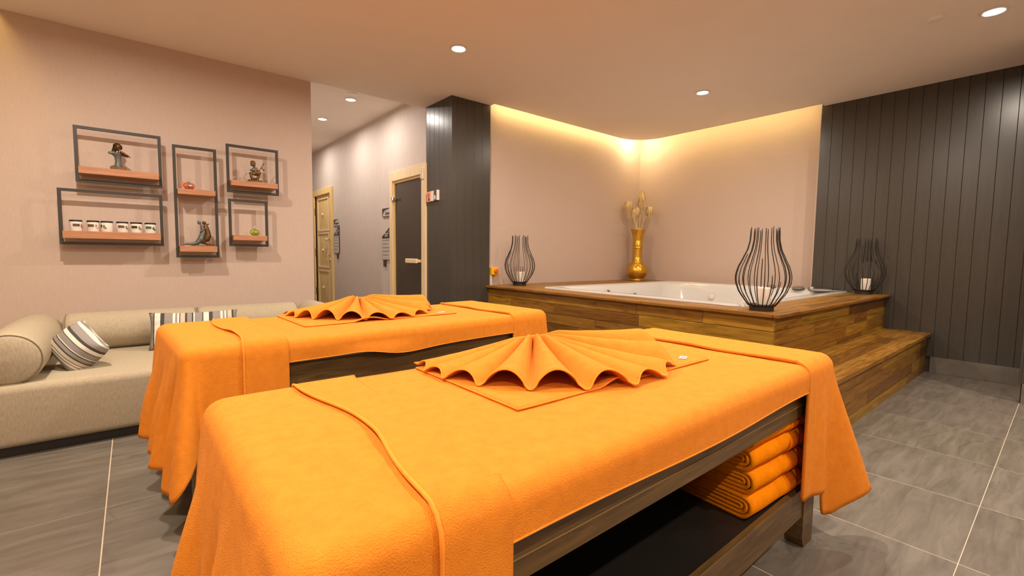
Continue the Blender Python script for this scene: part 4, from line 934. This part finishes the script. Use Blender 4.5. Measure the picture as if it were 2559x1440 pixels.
# decorative flat towel + fan folded towel on each table
def fan_set(org, rz, z0, flat, apex, R0, R1, a0, a1, seed, who):
    t = thing('face_towel', 'flat orange towel with a white tag under the fan on '+who, 'towel', (*org, z0), rz, 'flat towels under the fans')
    x0_, x1_, y0_, y1_ = flat; rnd = random.Random(seed); P = []
    for i in range(41):
        row = []
        for j in range(25):
            x = x0_+(x1_-x0_)*i/40; y = y0_+(y1_-y0_)*j/24
            e = .020*math.exp(-((y-y0_)/.05)**2)*max(0, math.sin((x-x0_)*17+seed))*sm(x0_+.08, x0_+.2, x)*sm(x0_+.6, x0_+.35, x)
            row.append((x, y, .003+.001*noise.noise(Vector((x*8, y*8, seed)))+e))
        P.append(row)
    mb = MB(); mb.grid(P); o = obj('towel_cloth', mb, M_terry, t, smooth=True); solid(o, .006, 0)
    hemtube(t, [(p[0], p[1], p[2]+.001) for p in [P[i][0] for i in range(41)]], .0022); hemtube(t, [(p[0], p[1], p[2]+.001) for p in P[0]], .0022); hemtube(t, [(p[0], p[1], p[2]+.001) for p in P[-1]], .0022)
    obj('care_tag', MB().box(-.022, .022, -.012, .012, 0, .0015), M_tagw, t, (x1_-.075, y0_+.058, .0075), (0, 0, .35))
    for k in range(2): obj('tag_print', MB().box(-.012, .012, -.002, .002, .0015, .002), M_redp, t, (x1_-.075, y0_+.052+k*.009, .0075), (0, 0, .35))
    t = thing('fan_towel', 'orange towel folded into a pleated fan on '+who, 'towel', (*org, z0+.007), rz, 'fan folded towels')
    n, m = 340, 34; P = []; ax, ay, az = apex
    def dens(q): return q+.035*math.sin(2*pi*q)        # wider pleats to the right
    NP = 9.6
    for i in range(n+1):
        q = i/n; a = math.radians(a0+(a1-a0)*q); R = R0+(R1-R0)*q; ph = 2*pi*NP*(q**.84)+.9*math.sin(6.5*q+seed)
        amp = (.026+.018*sm(0, .3, q) if q < .5 else .044-.010*sm(.5, .72, q))*(1-.24*math.sin(9*q+seed))
        wv = math.cos(ph); pk = .5-.5*wv; row = []
        endlift = .052*sm(.72, .97, q)
        for k in range(m+1):
            p = k/m; p2 = p**.85
            rad = R*p2*(1+.020*math.sin(9*q+seed)-.055*pk*p)
            pl_ = amp*pk*(sm(0, .16, p)*.62+.38*p)
            z = az*(1-p2)**1.05*(1-.25*p)-.012*(1-pk)*sm(0, .1, p)*(1-p)+pl_+endlift*p
            if p > .90: z -= endlift*.75*((p-.90)/.10)**1.5
            shx = -.014*math.sin(ph)*p
            x = ax+rad*math.cos(a)-shx*math.sin(a); y = ay+rad*math.sin(a)+shx*math.cos(a)
            z += .0012*noise.noise(Vector((x*20, y*20, seed)))
            if p > .93: z -= .35*(z-.004)*((p-.93)/.07)**2*(.0 if pk > .4 else 1)
            row.append((x, y, max(.003, z)))
        P.append(row)
    # drop the two end radii down to the table so the fan has a back
    first = [(x+.012*math.sin(math.radians(a0)), y+.03, .003) for x, y, z in P[0]]; last = [(x+.02, y+.035, .003) for x, y, z in P[-1]]
    P = [first]+P+[last]
    mb = MB(); mb.grid(P); o = obj('pleated_cloth', mb, M_terry, t, smooth=True); solid(o, .005, 0)
    hemtube(t, [P[i][-1] for i in range(1, len(P)-1, 2)], .0028)
fan_set((0, 0), 0, .7245, (.70, 1.61, .822, 1.335), (1.12, 1.235, .074), .42, .50, 166, 338, 1, 'the near massage table')
c_, s_ = math.cos(FAR[1]), math.sin(FAR[1])
fan_set((.05, 1.57), math.radians(2.0), .7245, (.63, 1.54, .815, 1.33), (1.09, 1.25, .085), .42, .47, 168, 344, 2, 'the far massage table')

# stack of folded towels on the near table's shelf
def folded(z, h, dx, label, lay=6.2):
    t = thing('folded_towel', label, 'towel', (1.735+dx, .735, z), math.radians(-3+dx*60), 'folded towels on the lower shelf')
    th = h/(lay*1.02); Wd = .235; path = []
    # concentric U folds, open at the back: two nested loops
    prof = []
    def U(y_front, zlo, zhi, ys, ye):
        rr_ = (zhi-zlo)/2; pts = [(ys, zlo)]; cy_ = y_front+rr_
        pts += [(cy_-rr_*math.sin(a), (zlo+zhi)/2-rr_*math.cos(a)) for a in [pi*k/10 for k in range(11)]]; pts.append((ye, zhi)); return pts
    outs = [U(-.13, th*.5, h-th*.5, .125, .105), U(-.13+th*1.15, th*1.6, h-th*1.5, .12, .112), U(-.13+th*2.4, th*2.65, h-th*2.5, .10, .118)]
    for pp in outs:
        P = []
        wl = .205
        for i in range(17):
            x = -wl+2*wl*i/16; row = []
            for (y, zz) in pp:
                # resample
                row.append((x+.004*noise.noise(Vector((y*30, zz*60, 2))), y+.004*noise.noise(Vector((x*9, zz*30, z*10))), max(th*.45, zz+.003*noise.noise(Vector((x*7, y*12, z*7))))))
            P.append(row)
        mb = MB(); mb.grid(P); o = obj('fold', mb, M_terry2, t, smooth=True); solid(o, th*.86, 0)
    pp = outs[0]; P = [[(x, y+(-.0015 if y < 0 else 0), zz+.0) for (y, zz) in [(yy*1.0-th*.45*0, q) for yy, q in pp]] for x in (.055, .075, .095, .115, .13)]
    # flat woven band wraps the fold just proud of the pile
    cy_, cz_ = -.13+(h-th)/2, h/2; R_ = (h-th)/2+th*.46
    P = [[(x, cy_-R_*math.sin(a), cz_-R_*math.cos(a)*.98) for a in [pi*k/12 for k in range(13)]] for x in (.055, .08, .105, .13)]
    mb = MB(); mb.grid(P); o = obj('woven_band', mb, M_band, t, smooth=True); solid(o, .003, 0)
z = .2355
for k, (h, dx, lb) in enumerate(((.082, 0, 'folded orange towel at the bottom of the stack'), (.080, .006, 'folded orange towel second from the bottom of the stack'), (.080, -.004, 'folded orange towel third from the bottom, with a visible open fold'), (.052, -.002, 'folded orange towel on top of the stack, mostly hidden by the rail'))):
    folded(z, h, dx, lb); z += h+.0005
